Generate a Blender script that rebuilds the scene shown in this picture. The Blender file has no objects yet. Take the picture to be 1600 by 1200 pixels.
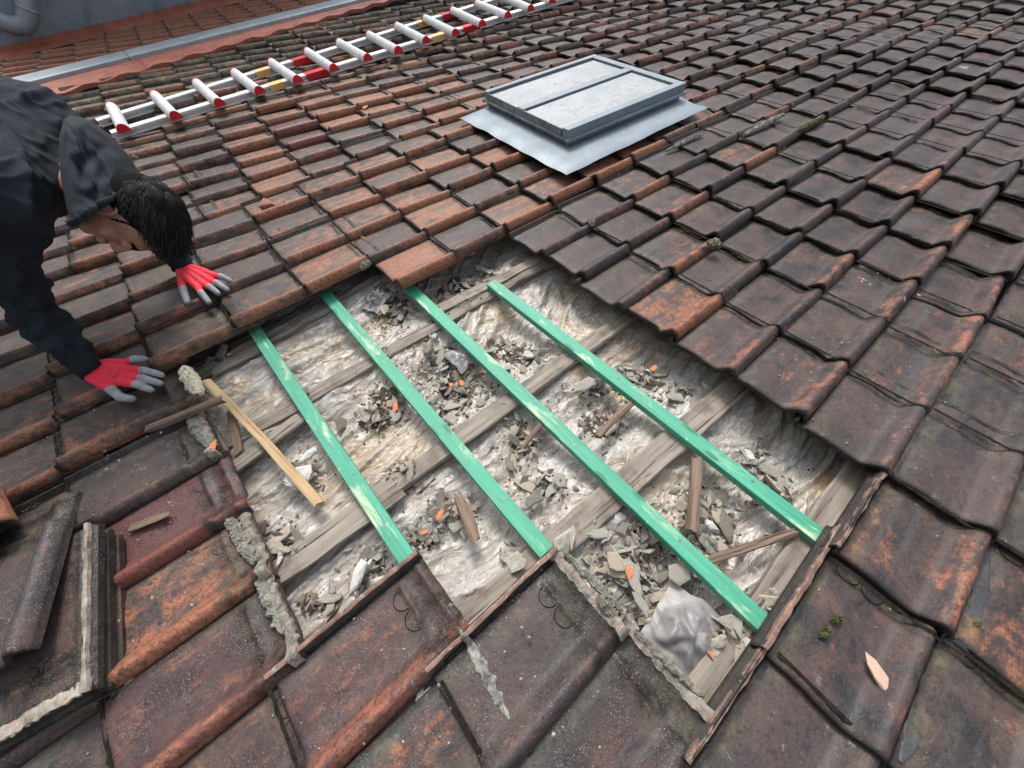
import bpy, bmesh, math, random
import numpy as np
from mathutils import Matrix, Vector, noise as mnoise

random.seed(7); rng = np.random.default_rng(7)
sc = bpy.context.scene
COL = sc.collection

# ------------------------------------------------------------------ frame of the roof
F = 601.0                                     # focal length in px of a 1600 px wide picture
e1 = np.array([0.75846789, 0.55430887, -0.34273624])      # up the slope, seen in camera axes
e2 = np.array([-0.64947514, 0.59937865, -0.46789665])     # along the courses (to the far left)
nn = np.array([-0.05393048, 0.57748326, 0.81461929])      # off the roof
PITCH = math.radians(37)
ZB = 7.0
E1 = np.array([0, math.cos(PITCH), math.sin(PITCH)])
E2 = np.array([-1.0, 0, 0])
NN = np.array([0, -math.sin(PITCH), math.cos(PITCH)])
M = Matrix(((E1[0], E2[0], NN[0], 0), (E1[1], E2[1], NN[1], 0), (E1[2], E2[2], NN[2], ZB), (0, 0, 0, 1)))

# ------------------------------------------------------------------ camera
camd = bpy.data.cameras.new('camera'); cam = bpy.data.objects.new('camera', camd); COL.objects.link(cam)
camd.sensor_fit = 'HORIZONTAL'; camd.sensor_width = 36; camd.lens = 36 * F / 1600
camd.clip_start = 0.02; camd.clip_end = 500
R3 = [[e1[k] * E1[r] + e2[k] * E2[r] + nn[k] * NN[r] for k in range(3)] for r in range(3)]
loc = NN * 1.0
cam.matrix_world = Matrix((R3[0] + [loc[0]], R3[1] + [loc[1]], R3[2] + [loc[2] + ZB], [0, 0, 0, 1]))
sc.camera = cam

# ------------------------------------------------------------------ world, sun, exposure
w = bpy.data.worlds.new('World'); sc.world = w; w.use_nodes = True
nt = w.node_tree; nt.nodes.clear()
sky = nt.nodes.new('ShaderNodeTexSky'); sky.sky_type = 'NISHITA'; sky.sun_disc = False
SUN_EL, SUN_AZ = math.radians(58), math.radians(-112)
sky.sun_elevation = SUN_EL; sky.sun_rotation = SUN_AZ; sky.dust_density = 4; sky.air_density = 1.0
hs = nt.nodes.new('ShaderNodeHueSaturation'); hs.inputs['Saturation'].default_value = 0.42
bg = nt.nodes.new('ShaderNodeBackground'); bg.inputs[1].default_value = 0.135
out = nt.nodes.new('ShaderNodeOutputWorld')
nt.links.new(sky.outputs[0], hs.inputs['Color']); nt.links.new(hs.outputs[0], bg.inputs[0]); nt.links.new(bg.outputs[0], out.inputs[0])
sd = bpy.data.lights.new('sun', 'SUN'); sd.energy = 1.5; sd.angle = math.radians(16); sd.color = (1, 0.97, 0.93)
sun = bpy.data.objects.new('sun', sd); COL.objects.link(sun); sun.location = (0, 0, 30)
sdir = Vector((math.sin(SUN_AZ) * math.cos(SUN_EL), math.cos(SUN_AZ) * math.cos(SUN_EL), math.sin(SUN_EL)))
sun.rotation_euler = sdir.to_track_quat('Z', 'Y').to_euler()
sc.view_settings.view_transform = 'Standard'; sc.view_settings.look = 'None'
sc.view_settings.gamma = 1; sc.view_settings.exposure = 0.80
sc.view_settings.use_curve_mapping = False

# ------------------------------------------------------------------ coordinate helpers
def at(x, y, wv=0.0):
    """point of the roof frame (u up slope, v along courses, w off the roof) seen at photo pixel x,y on height wv"""
    d = np.array([x - 800, 600 - y, -F])
    t = -(1 - wv) / nn.dot(d)
    P = d * t
    return Vector((P.dot(e1), P.dot(e2), wv))
def pix(p):
    P = p[0] * e1 + p[1] * e2 + (p[2] - 1) * nn
    if P[2] > -0.05: return (-9999, -9999)
    return (800 + F * P[0] / -P[2], 600 - F * P[1] / -P[2])

# ------------------------------------------------------------------ object helpers
def tag(o, label=None, cat=None, group=None, kind=None):
    if label: o['label'] = label
    if cat: o['category'] = cat
    if group: o['group'] = group
    if kind: o['kind'] = kind
    return o
def mk_mesh(name, verts, faces, mats, smooth=False):
    me = bpy.data.meshes.new(name)
    me.from_pydata([tuple(v) for v in verts], [], [tuple(f) for f in faces])
    if not isinstance(mats, (list, tuple)): mats = [mats]
    for m in mats: me.materials.append(m)
    if smooth: me.polygons.foreach_set('use_smooth', [True] * len(me.polygons))
    me.update()
    return me
def top(name, me, origin=(0, 0, 0), rot=None):
    """top-level mesh object in the roof frame"""
    o = bpy.data.objects.new(name, me); COL.objects.link(o)
    L = Matrix.Translation(Vector(origin))
    if rot is not None: L = L @ rot
    o.matrix_world = M @ L
    return o
def part(name, me, parent, origin=(0, 0, 0), rot=None):
    o = bpy.data.objects.new(name, me); COL.objects.link(o); o.parent = parent
    L = Matrix.Translation(Vector(origin))
    if rot is not None: L = L @ rot
    o.matrix_basis = L
    return o
def rotw(a): return Matrix.Rotation(a, 4, 'Z')
def box_mesh(name, x0, x1, y0, y1, z0, z1, mat, bev=0.0):
    bm = bmesh.new()
    vs = [bm.verts.new(p) for p in [(x0, y0, z0), (x1, y0, z0), (x1, y1, z0), (x0, y1, z0), (x0, y0, z1), (x1, y0, z1), (x1, y1, z1), (x0, y1, z1)]]
    for f in [(0, 3, 2, 1), (4, 5, 6, 7), (0, 1, 5, 4), (1, 2, 6, 5), (2, 3, 7, 6), (3, 0, 4, 7)]: bm.faces.new([vs[i] for i in f])
    if bev: bmesh.ops.bevel(bm, geom=list(bm.edges), offset=bev, segments=1, affect='EDGES')
    me = bpy.data.meshes.new(name); bm.to_mesh(me); bm.free(); me.materials.append(mat)
    return me
def sweep(name, sections, mat, closed=True, smooth=False, cap=True):
    """sections: list of rings with the same number of points"""
    n = len(sections[0]); V = [p for s in sections for p in s]; Fc = []
    for a in range(len(sections) - 1):
        for k in range(n if closed else n - 1):
            k2 = (k + 1) % n
            Fc.append((a * n + k, a * n + k2, (a + 1) * n + k2, (a + 1) * n + k))
    if cap and closed:
        Fc.append(tuple(range(n - 1, -1, -1))); b = (len(sections) - 1) * n; Fc.append(tuple(range(b, b + n)))
    return mk_mesh(name, V, Fc, mat, smooth)

# ------------------------------------------------------------------ material helpers
class NT:
    def __init__(s, name):
        s.m = bpy.data.materials.new(name); s.m.use_nodes = True; s.t = s.m.node_tree
        s.t.nodes.clear()
        s.out = s.n('ShaderNodeOutputMaterial'); s.b = s.n('ShaderNodeBsdfPrincipled'); s.l(s.b.outputs[0], s.out.inputs[0])
    def n(s, t, **kw):
        nd = s.t.nodes.new(t)
        for k, v in kw.items(): setattr(nd, k, v)
        return nd
    def l(s, a, b): s.t.links.new(a, b)
    def _set(s, inp, v):
        if hasattr(v, 'links') or hasattr(v, 'is_linked'): s.l(v, inp)
        else: inp.default_value = v
    def math(s, op, a, b=0.0, c=None, clamp=False):
        nd = s.n('ShaderNodeMath', operation=op, use_clamp=clamp)
        s._set(nd.inputs[0], a); s._set(nd.inputs[1], b)
        if c is not None: s._set(nd.inputs[2], c)
        return nd.outputs[0]
    def mapr(s, v, a, b, c=0.0, d=1.0, smooth=False):
        nd = s.n('ShaderNodeMapRange'); nd.clamp = True
        if smooth: nd.interpolation_type = 'SMOOTHSTEP'
        s._set(nd.inputs[0], v)
        for i, x in enumerate((a, b, c, d)): s._set(nd.inputs[i + 1], x)
        return nd.outputs[0]
    def mix(s, f, a, b, mode='MIX'):
        nd = s.n('ShaderNodeMix', data_type='RGBA', blend_type=mode)
        s._set(nd.inputs[0], f)
        for i, x in ((6, a), (7, b)):
            if isinstance(x, (tuple, list)): x = tuple(x) + ((1,) if len(x) == 3 else ())
            s._set(nd.inputs[i], x)
        return nd.outputs[2]
    def noise(s, vec, scale, detail=4, rough=0.55, dist=0.0):
        nd = s.n('ShaderNodeTexNoise'); s.l(vec, nd.inputs['Vector'])
        nd.inputs['Scale'].default_value = scale; nd.inputs['Detail'].default_value = detail
        nd.inputs['Roughness'].default_value = rough; nd.inputs['Distortion'].default_value = dist
        return nd.outputs[0]
    def vor(s, vec, scale, feat='F1', out='Distance'):
        nd = s.n('ShaderNodeTexVoronoi', feature=feat); s.l(vec, nd.inputs['Vector']); nd.inputs['Scale'].default_value = scale
        return nd.outputs[out]
    def scalev(s, vec, sv):
        nd = s.n('ShaderNodeMapping'); s.l(vec, nd.inputs[0]); nd.inputs['Scale'].default_value = sv
        return nd.outputs[0]
    def coord(s, rnd=True):
        tc = s.n('ShaderNodeTexCoord')
        if not rnd: return tc.outputs['Object']
        oi = s.n('ShaderNodeObjectInfo')
        add = s.n('ShaderNodeVectorMath', operation='MULTIPLY_ADD')
        cmb = s.n('ShaderNodeCombineXYZ'); s.l(oi.outputs['Random'], cmb.inputs[0]); s.l(oi.outputs['Random'], cmb.inputs[1]); s.l(oi.outputs['Random'], cmb.inputs[2])
        s.l(cmb.outputs[0], add.inputs[0]); add.inputs[1].default_value = (37, 91, 53); s.l(tc.outputs['Object'], add.inputs[2])
        return add.outputs[0]
    def bump(s, h, strength=0.4, dist=0.003, prev=None):
        nd = s.n('ShaderNodeBump'); nd.inputs['Strength'].default_value = strength; nd.inputs['Distance'].default_value = dist
        s.l(h, nd.inputs['Height'])
        if prev is not None: s.l(prev, nd.inputs['Normal'])
        return nd.outputs[0]
    def fin(s, col, rough, normal=None, metal=0.0, spec=None, **kw):
        for k, v in (('Base Color', col), ('Roughness', rough), ('Metallic', metal)):
            if isinstance(v, (tuple, list)): v = tuple(v) + ((1,) if len(v) == 3 else ())
            s._set(s.b.inputs[k], v)
        if normal is not None: s.l(normal, s.b.inputs['Normal'])
        if spec is not None: s._set(s.b.inputs['Specular IOR Level'], spec)
        for k, v in kw.items(): s._set(s.b.inputs[k], v)
        return s.m

def tile_material(joined):
    s = NT('weathered_clay' + ('_far' if joined else ''))
    at_ = s.n('ShaderNodeAttribute', attribute_name='tloc').outputs['Vector']
    if joined:
        ofs = s.n('ShaderNodeAttribute', attribute_name='tofs').outputs['Vector']
        colr = s.n('ShaderNodeAttribute', attribute_name='tcol'); c, al = colr.outputs['Color'], colr.outputs['Alpha']
    else:
        oi = s.n('ShaderNodeObjectInfo')
        vm = s.n('ShaderNodeCombineXYZ')
        for k in range(3): s.l(s.math('MULTIPLY', oi.outputs['Random'], (37, 71, 53)[k]), vm.inputs[k])
        ofs = vm.outputs[0]; c, al = oi.outputs['Color'], oi.outputs['Alpha']
    ad = s.n('ShaderNodeVectorMath', operation='ADD'); s.l(at_, ad.inputs[0]); s.l(ofs, ad.inputs[1]); P = ad.outputs[0]
    so = s.n('ShaderNodeSeparateXYZ'); s.l(ofs, so.inputs[0])
    rnd = s.math('FRACT', s.math('MULTIPLY', so.outputs[0], 3.71))
    sp = s.n('ShaderNodeSeparateColor'); s.l(c, sp.inputs[0]); OR, MO, SK = sp.outputs
    sx = s.n('ShaderNodeSeparateXYZ'); s.l(at_, sx.inputs[0]); X, Y = sx.outputs[0], sx.outputs[1]
    n1 = s.noise(P, 11, 7, 0.6, 0.4)
    n1b = s.noise(s.scalev(P, (1, 1.0, 1)), 24, 5, 0.6)
    st = s.noise(s.scalev(P, (5, 22, 22)), 1.0, 6, 0.7, 0.6)
    fine = s.noise(P, 260, 3, 0.7)
    mid = s.noise(P, 90, 4, 0.7)
    roll = s.mapr(Y, 0.066, 0.03, 0, 1, True)
    # body: dark slate engobe to purple brown
    col = s.mix(s.mapr(n1, 0.38, 0.66), (0.024, 0.025, 0.029), (0.100, 0.060, 0.053))
    col = s.mix(s.math('MULTIPLY', rnd, 0.55), col, (0.078, 0.060, 0.058))
    # worn orange clay
    sc_ = s.math('ADD', s.math('MULTIPLY', n1b, 0.55), s.math('MULTIPLY', st, 0.65))
    sc_ = s.math('ADD', sc_, s.math('MULTIPLY', roll, 0.10))
    thr = s.math('SUBTRACT', 0.93, s.math('MULTIPLY', OR, 0.50))
    fo = s.mapr(s.math('SUBTRACT', sc_, thr), -0.06, 0.13, 0, 1, True)
    fo = s.math('MULTIPLY', fo, s.mapr(mid, 0.3, 0.6, 0.45, 1.0))
    orange = s.mix(s.mapr(fine, 0.35, 0.65), (0.19, 0.068, 0.034), (0.42, 0.165, 0.085))
    orange = s.mix(s.mapr(OR, 0.2, 0.7), s.mix(0.5, orange, (0.26, 0.125, 0.10)), orange)
    col = s.mix(fo, col, orange)
    # dark lengthwise lichen streak in the pan
    sk2 = s.mapr(s.noise(s.scalev(P, (2.5, 26, 26)), 1.0, 3, 0.5), 0.52, 0.62, 0, 0.75, True)
    sk2 = s.math('MULTIPLY', sk2, s.mapr(Y, 0.05, 0.08)); sk2 = s.math('MULTIPLY', sk2, s.mapr(OR, 0.25, 0.5))
    col = s.mix(sk2, col, (0.070, 0.070, 0.068))
    # ochre / moss film towards the joints
    jm = s.math('MAXIMUM', s.mapr(Y, 0.165, 0.212), s.mapr(X, 0.235, 0.285))
    mf = s.math('MULTIPLY', s.mapr(s.noise(P, 18, 5, 0.65), 0.45, 0.62), s.math('ADD', s.math('MULTIPLY', jm, 0.50), MO), clamp=True)
    col = s.mix(s.math('MULTIPLY', mf, 0.75), col, s.mix(s.mapr(n1b, 0.4, 0.6), (0.16, 0.140, 0.070), (0.235, 0.225, 0.11)))
    # maroon engobe of the newer tiles
    col = s.mix(s.math('MULTIPLY', al, s.mapr(mid, 0.2, 0.7, 1.0, 0.72)), col, s.mix(roll, (0.115, 0.045, 0.045), (0.20, 0.06, 0.045)))
    # grime lines at edge and pits
    eg = s.math('MAXIMUM', s.mapr(X, 0.016, 0.002), s.math('MAXIMUM', s.mapr(Y, 0.198, 0.211), s.math('MULTIPLY', s.mapr(X, 0.250, 0.280), s.mapr(n1b, .35, .6, .2, 1))))
    col = s.mix(s.math('MULTIPLY', eg, s.mapr(n1b, 0.3, 0.6, 0.55, 0.95)), col, (0.014, 0.013, 0.012))
    gr = s.math('MULTIPLY', s.mapr(fine, 0.54, 0.72), 0.34)
    col = s.mix(gr, col, (0.21, 0.17, 0.15))
    col = s.mix(s.math('MULTIPLY', s.mapr(mid, 0.50, 0.34), 0.55), col, (0.020, 0.019, 0.020))
    pit = s.math('MULTIPLY', s.mapr(s.vor(P, 38), 0.10, 0.05), s.mapr(s.noise(P, 7, 2), 0.55, 0.6))
    col = s.mix(pit, col, (0.015, 0.014, 0.013))
    # pale lichen specks
    spk = s.mapr(s.vor(P, 210), 0.24, 0.14)
    spk = s.math('MULTIPLY', spk, s.mapr(s.math('ADD', s.noise(P, 13, 4), s.math('MULTIPLY', SK, 0.30)), 0.66, 0.80))
    col = s.mix(s.math('MULTIPLY', spk, 0.75), col, (0.30, 0.29, 0.27))
    pl = s.math('MULTIPLY', s.mapr(s.noise(P, 34, 7, 0.8), 0.60, 0.66), s.mapr(s.noise(P, 5, 2), 0.5, 0.60))
    col = s.mix(s.math('MULTIPLY', pl, 0.6), col, (0.30, 0.30, 0.265))
    ro = s.math('ADD', s.mapr(mid, 0.3, 0.7, 0.34, 0.62), s.mapr(n1, .35, .65, -.04, .10)); ro = s.math('SUBTRACT', ro, s.math('MULTIPLY', al, 0.10))
    b = s.bump(fine, 0.30, 0.0018); b = s.bump(mid, 0.35, 0.004, b); b = s.bump(n1, 0.5, 0.010, b)
    return s.fin(col, ro, b, spec=0.27)

def simple_mat(name, c1, c2, scale=20, rough=(0.5, 0.7), bump=0.3, bs=80, dist=0.003, metal=0.0, rnd=True, stretch=None, spec=None, c3=None, **kw):
    s = NT(name); P = s.coord(rnd)
    if stretch: P = s.scalev(P, stretch)
    n = s.noise(P, scale, 6, 0.62, 0.3); m = s.noise(P, bs, 4, 0.65)
    col = s.mix(s.mapr(n, 0.36, 0.64), c1, c2)
    if c3: col = s.mix(s.mapr(s.noise(P, scale * 2.3, 5, 0.7), 0.56, 0.68), col, c3)
    col = s.mix(s.mapr(m, 0.5, 0.75, 0, 0.35), col, tuple(x * 0.45 for x in c1))
    return s.fin(col, s.mapr(m, 0.3, 0.7, rough[0], rough[1]), s.bump(m, bump, dist), metal=metal, spec=spec, **kw)

MAT = {}
MAT['tile'] = tile_material(False); MAT['tile_far'] = tile_material(True)
MAT['grime'] = simple_mat('joint_grime', (0.010, 0.009, 0.008), (0.026, 0.022, 0.018), 60, (0.85, 1), spec=0.1)
MAT['mortar'] = simple_mat('old_mortar', (0.25, 0.235, 0.195), (0.46, 0.435, 0.375), 28, (0.7, 0.95), 0.7, 140, 0.003, c3=(0.24, 0.225, 0.17))
MAT['mortar_dark'] = simple_mat('dark_mortar', (0.13, 0.118, 0.098), (0.27, 0.25, 0.21), 30, (0.8, 0.95), 0.7, 140, 0.003)
MAT['mortar_tan'] = simple_mat('tan_mortar', (0.33, 0.27, 0.20), (0.50, 0.44, 0.35), 30, (0.8, 0.95), 0.7, 140, 0.003)
MAT['mortar_white'] = simple_mat('white_mortar', (0.50, 0.49, 0.47), (0.68, 0.67, 0.64), 30, (0.7, 0.95), 0.6, 120)
MAT['crust'] = simple_mat('mossy_mortar_crust', (0.12, 0.115, 0.10), (0.30, 0.285, 0.23), 45, (0.8, 1), 1.0, 110, 0.006, c3=(0.22, 0.33, 0.20))
MAT['limecrust'] = simple_mat('lime_crust', (0.16, 0.135, 0.11), (0.42, 0.38, 0.31), 26, (0.7, 0.95), 0.8, 120, 0.004, c3=(0.36, 0.17, 0.12))
MAT['soil'] = simple_mat('damp_dark_debris', (0.035, 0.027, 0.021), (0.10, 0.082, 0.065), 45, (0.8, 1), 1.0, 160, 0.006, c3=(0.20, 0.18, 0.15))
MAT['brokentile'] = simple_mat('broken_tile_clay', (0.20, 0.09, 0.065), (0.30, 0.15, 0.11), 40, (0.7, 0.9), 0.4, 150)
MAT['crust2'] = simple_mat('pale_chipped_mortar', (0.09, 0.082, 0.07), (0.31, 0.28, 0.235), 40, (0.8, 1), 0.9, 120, 0.004, c3=(0.42, 0.24, 0.18))
MAT['ribclay'] = simple_mat('worn_clay_rib', (0.13, 0.075, 0.058), (0.27, 0.16, 0.12), 24, (0.6, 0.85), 0.6, 120, 0.003, c3=(0.34, 0.31, 0.27))
MAT['jointmoss'] = simple_mat('joint_moss', (0.045, 0.042, 0.022), (0.16, 0.15, 0.065), 40, (0.9, 1), 0.8, 200, 0.003, c3=(0.05, 0.04, 0.03))
MAT['lichen'] = simple_mat('lichen', (0.10, 0.10, 0.088), (0.36, 0.355, 0.31), 60, (0.85, 1), 0.8, 180, 0.003, c3=(0.06, 0.055, 0.05))
MAT['foam'] = simple_mat('cream_foam', (0.62, 0.56, 0.42), (0.72, 0.67, 0.53), 25, (0.6, 0.8), 0.6, 90)
MAT['terra'] = simple_mat('fresh_broken_clay', (0.52, 0.16, 0.06), (0.66, 0.26, 0.12), 40, (0.75, 0.9), 0.5, 150)
MAT['terra_pale'] = simple_mat('pale_broken_clay', (0.55, 0.36, 0.26), (0.66, 0.48, 0.36), 40, (0.75, 0.9), 0.5, 150)
MAT['moss'] = simple_mat('moss', (0.05, 0.06, 0.015), (0.12, 0.12, 0.03), 120, (0.9, 1), 1.0, 300, 0.006)
MAT['bitumen'] = simple_mat('bitumen_smear', (0.032, 0.035, 0.038), (0.062, 0.066, 0.070), 14, (0.45, 0.7), 0.5, 60)
MAT['deck'] = simple_mat('dark_loft', (0.03, 0.027, 0.024), (0.05, 0.045, 0.04), 5)
MAT['ground'] = simple_mat('courtyard_asphalt', (0.05, 0.05, 0.05), (0.07, 0.07, 0.068), 3, rnd=False)

def wood_mat(name, base, light, dark, L=(2.2, 40, 40), stain=None, rough=(0.7, 0.9), knots=None):
    s = NT(name); P = s.coord()
    g = s.noise(s.scalev(P, L), 1.0, 6, 0.7, 0.6); n = s.noise(P, 9, 5, 0.6)
    crk = s.noise(s.scalev(P, (L[0] * 1.6, L[1] * 2.6, L[2] * 2.6)), 1.0, 4, 0.6, 0.3)
    col = s.mix(s.mapr(g, 0.3, 0.7), base, light)
    col = s.mix(s.mapr(crk, 0.57, 0.64, 0, 0.9), col, dark)
    if stain: col = s.mix(s.mapr(n, 0.52, 0.66, 0, 0.75), col, stain)
    if knots:
        kd = s.vor(s.scalev(P, (7, 18, 18)), 1.0)
        col = s.mix(s.mapr(kd, 0.14, 0.08), col, knots)
    h = s.math('ADD', g, s.math('MULTIPLY', crk, -0.8))
    return s.fin(col, s.mapr(g, 0.3, 0.7, rough[0], rough[1]), s.bump(h, 0.5, 0.004))
MAT['oldwood'] = wood_mat('weathered_grey_board', (0.15, 0.122, 0.098), (0.34, 0.30, 0.25), (0.04, 0.03, 0.024), stain=(0.10, 0.075, 0.058))
MAT['rotwood'] = wood_mat('rotten_brown_wood', (0.10, 0.062, 0.042), (0.27, 0.19, 0.14), (0.03, 0.02, 0.015), L=(3, 60, 60))
MAT['rawwood'] = wood_mat('raw_pine', (0.38, 0.26, 0.13), (0.52, 0.39, 0.23), (0.28, 0.16, 0.08), stain=(0.42, 0.29, 0.16), knots=(0.22, 0.13, 0.07))
def green_mat():
    s = NT('green_treated_timber'); P = s.coord()
    g = s.noise(s.scalev(P, (3, 70, 70)), 1.0, 6, 0.7, 0.5)
    col = s.mix(s.mapr(g, 0.3, 0.7), (0.035, 0.25, 0.155), (0.09, 0.40, 0.265))
    p = s.noise(s.scalev(P, (5.5, 22, 22)), 1.0, 6, 0.72, 0.5)
    col = s.mix(s.mapr(p, 0.55, 0.72, 0, 0.92), col, s.mix(s.mapr(g, 0.35, 0.6), (0.60, 0.58, 0.33), (0.74, 0.80, 0.55)))
    wp = s.noise(P, 55, 3, 0.5); col = s.mix(s.mapr(wp, 0.70, 0.76, 0, 0.3), col, (0.52, 0.80, 0.64))
    ln = s.noise(s.scalev(P, (2, 160, 160)), 1.0, 4, 0.7, 0.3); col = s.mix(s.mapr(ln, 0.55, 0.68, 0, 0.55), col, (0.02, 0.17, 0.11)); dt = s.noise(P, 14, 6, 0.75); col = s.mix(s.mapr(dt, 0.55, 0.75, 0, 0.5), col, (0.16, 0.24, 0.17))
    kd = s.vor(s.scalev(P, (5, 17, 17)), 1.0)
    col = s.mix(s.mapr(kd, 0.16, 0.10, 0, 0.9), col, (0.02, 0.17, 0.09))
    dk = s.noise(P, 150, 3, 0.6); col = s.mix(s.mapr(dk, 0.64, 0.72, 0, 0.7), col, (0.02, 0.12, 0.07))
    return s.fin(col, s.mapr(g, 0.3, 0.7, 0.5, 0.7), s.bump(g, 0.35, 0.003))
MAT['green'] = green_mat()
def plastic_mat():
    s = NT('aged_translucent_film'); P = s.coord(False)
    big = s.noise(P, 2.6, 4, 0.55, 0.6)
    st = s.noise(s.scalev(P, (4, 9, 9)), 1.0, 5, 0.55, 1.6)
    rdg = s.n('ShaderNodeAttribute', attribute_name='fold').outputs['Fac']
    f1 = s.noise(s.scalev(P, (9, 24, 20)), 1.0, 4, 0.5, 2.4)
    f2 = s.noise(P, 30, 5, 0.7, 1.0)
    col = s.mix(s.mapr(st, 0.38, 0.62), (0.24, 0.205, 0.17), (0.40, 0.37, 0.33))
    col = s.mix(s.mapr(big, 0.45, 0.60, 0, 0.85), col, (0.37, 0.28, 0.175))
    och = s.noise(P, 5.0, 4, 0.6, 0.5); col = s.mix(s.mapr(och, 0.60, 0.70, 0, 0.8), col, (0.42, 0.265, 0.10))
    dd = s.noise(P, 4.1, 5, 0.65, 0.4); col = s.mix(s.mapr(dd, 0.54, 0.68, 0, 0.65), col, (0.15, 0.12, 0.098))
    col = s.mix(s.mapr(f2, 0.60, 0.74, 0, 0.55), col, (0.105, 0.088, 0.072))
    fi = s.noise(P, 150, 3, 0.7); col = s.mix(s.mapr(fi, 0.62, 0.72, 0, 0.45), col, (0.13, 0.115, 0.10))
    col = s.mix(s.math('MULTIPLY', s.mapr(rdg, 0.60, 0.98, 0, 0.6), s.mapr(f2, .40, .58)), col, (0.47, 0.465, 0.455))  # folds tinted whiter: bunched film, plus highlight lines put into the colour
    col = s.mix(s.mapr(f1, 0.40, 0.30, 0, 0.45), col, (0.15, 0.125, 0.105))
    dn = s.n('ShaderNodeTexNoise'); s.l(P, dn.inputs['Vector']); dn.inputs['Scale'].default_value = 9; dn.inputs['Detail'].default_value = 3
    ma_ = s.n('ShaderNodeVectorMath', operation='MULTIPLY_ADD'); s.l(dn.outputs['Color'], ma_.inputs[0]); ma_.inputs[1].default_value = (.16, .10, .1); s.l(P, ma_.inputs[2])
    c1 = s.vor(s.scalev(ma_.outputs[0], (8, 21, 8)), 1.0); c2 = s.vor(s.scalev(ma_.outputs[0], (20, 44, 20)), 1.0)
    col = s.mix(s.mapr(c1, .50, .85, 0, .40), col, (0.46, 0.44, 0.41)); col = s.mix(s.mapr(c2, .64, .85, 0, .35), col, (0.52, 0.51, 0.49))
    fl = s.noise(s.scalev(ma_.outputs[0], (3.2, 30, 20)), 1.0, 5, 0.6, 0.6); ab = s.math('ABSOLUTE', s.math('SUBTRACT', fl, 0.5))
    col = s.mix(s.mapr(ab, 0.014, 0.0, 0, .70), col, (0.085, 0.070, 0.058)); ab2 = s.math('ABSOLUTE', s.math('SUBTRACT', fl, 0.57))  # crease shade along the folds, painted into the colour as dark lines
    col = s.mix(s.mapr(ab2, 0.018, 0.0, 0, .60), col, (0.66, 0.655, 0.645))  # fold highlights painted into the colour as bright lines
    b = s.bump(fl, 0.55, 0.02); b = s.bump(c1, 0.5, 0.018, b); b = s.bump(c2, 0.6, 0.007, b); b = s.bump(f2, 0.2, 0.003, b)
    return s.fin(col, s.mapr(f2, 0.3, 0.7, 0.20, 0.46), b, spec=0.55)
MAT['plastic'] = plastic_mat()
def film_mat():
    s = NT('crumpled_clear_film'); P = s.coord()
    a = s.noise(P, 11, 4, 0.5, 1.2)
    col = s.mix(s.mapr(a, 0.35, 0.65), (0.15, 0.142, 0.138), (0.30, 0.29, 0.29))
    col = s.mix(s.mapr(s.noise(P, 9, 4), 0.5, 0.65, 0, 0.7), col, (0.30, 0.27, 0.23))
    return s.fin(col, 0.42, s.bump(a, 0.5, 0.012), spec=0.45)
MAT['film'] = film_mat()
def zinc_mat(name, c1, c2, rough=(0.32, 0.5), dirt=None, metal=0.2, stretch=None):
    s = NT(name); P = s.coord()
    n = s.noise(P, 6, 6, 0.65, 0.4); f = s.noise(P, 55, 5, 0.7)
    col = s.mix(s.mapr(n, 0.35, 0.65), c1, c2); col = s.mix(s.mapr(f, 0.5, 0.75, 0, 0.25), col, tuple(x * 1.5 for x in c2))
    if dirt:
        Q = s.scalev(P, stretch or (5, 45, 20)); d = s.noise(Q, 1.0, 6, 0.75, 0.8); d2 = s.noise(P, 3.0, 3, 0.6)
        fac = s.mapr(s.math('ADD', d, s.math('MULTIPLY', d2, 0.5)), 0.76, 0.90, 0, 0.75)
        col = s.mix(fac, col, dirt)
    return s.fin(col, s.mapr(f, 0.3, 0.7, rough[0], rough[1]), s.bump(n, 0.25, 0.01), metal=metal)
MAT['zinc'] = zinc_mat('hatch_zinc', (0.145, 0.185, 0.22), (0.205, 0.25, 0.285), (0.42, 0.6), metal=.08)
MAT['zinc_dirty'] = zinc_mat('dirty_hatch_zinc', (0.13, 0.145, 0.15), (0.24, 0.26, 0.27), (0.4, 0.6), dirt=(0.06, 0.055, 0.05))
MAT['pane'] = zinc_mat('dirty_pane', (0.235, 0.26, 0.275), (0.33, 0.355, 0.37), (0.4, 0.6), dirt=(0.13, 0.125, 0.12), metal=0.0, stretch=(16, 60, 30))
MAT['zincwall'] = zinc_mat('patinated_zinc_wall', (0.19, 0.23, 0.265), (0.28, 0.32, 0.355), (0.4, 0.6), metal=0.1)
MAT['zincpipe'] = zinc_mat('zinc_pipe', (0.22, 0.26, 0.295), (0.31, 0.35, 0.385), (0.35, 0.5), metal=0.15)
MAT['coping'] = zinc_mat('zinc_coping', (0.25, 0.29, 0.32), (0.36, 0.40, 0.43), (0.35, 0.5), metal=0.15)
MAT['alu'] = zinc_mat('aluminium', (0.62, 0.63, 0.64), (0.76, 0.77, 0.78), (0.30, 0.45), metal=0.25)
MAT['rung'] = simple_mat('scuffed_white_rung', (0.50, 0.52, 0.52), (0.64, 0.65, 0.65), 18, (0.5, 0.7), 0.2, 90, c3=(0.42, 0.42, 0.41))
MAT['redplastic'] = simple_mat('red_plastic', (0.50, 0.012, 0.02), (0.58, 0.02, 0.03), 30, (0.35, 0.45), 0.1)
MAT['orange'] = simple_mat('orange_sticker', (0.72, 0.42, 0.14), (0.78, 0.52, 0.24), 30, (0.4, 0.5), 0.1)
MAT['redflash'] = simple_mat('red_painted_flashing', (0.26, 0.075, 0.045), (0.38, 0.125, 0.08), 7, (0.5, 0.7), 0.3, 60, c3=(0.16, 0.075, 0.055))
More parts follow.
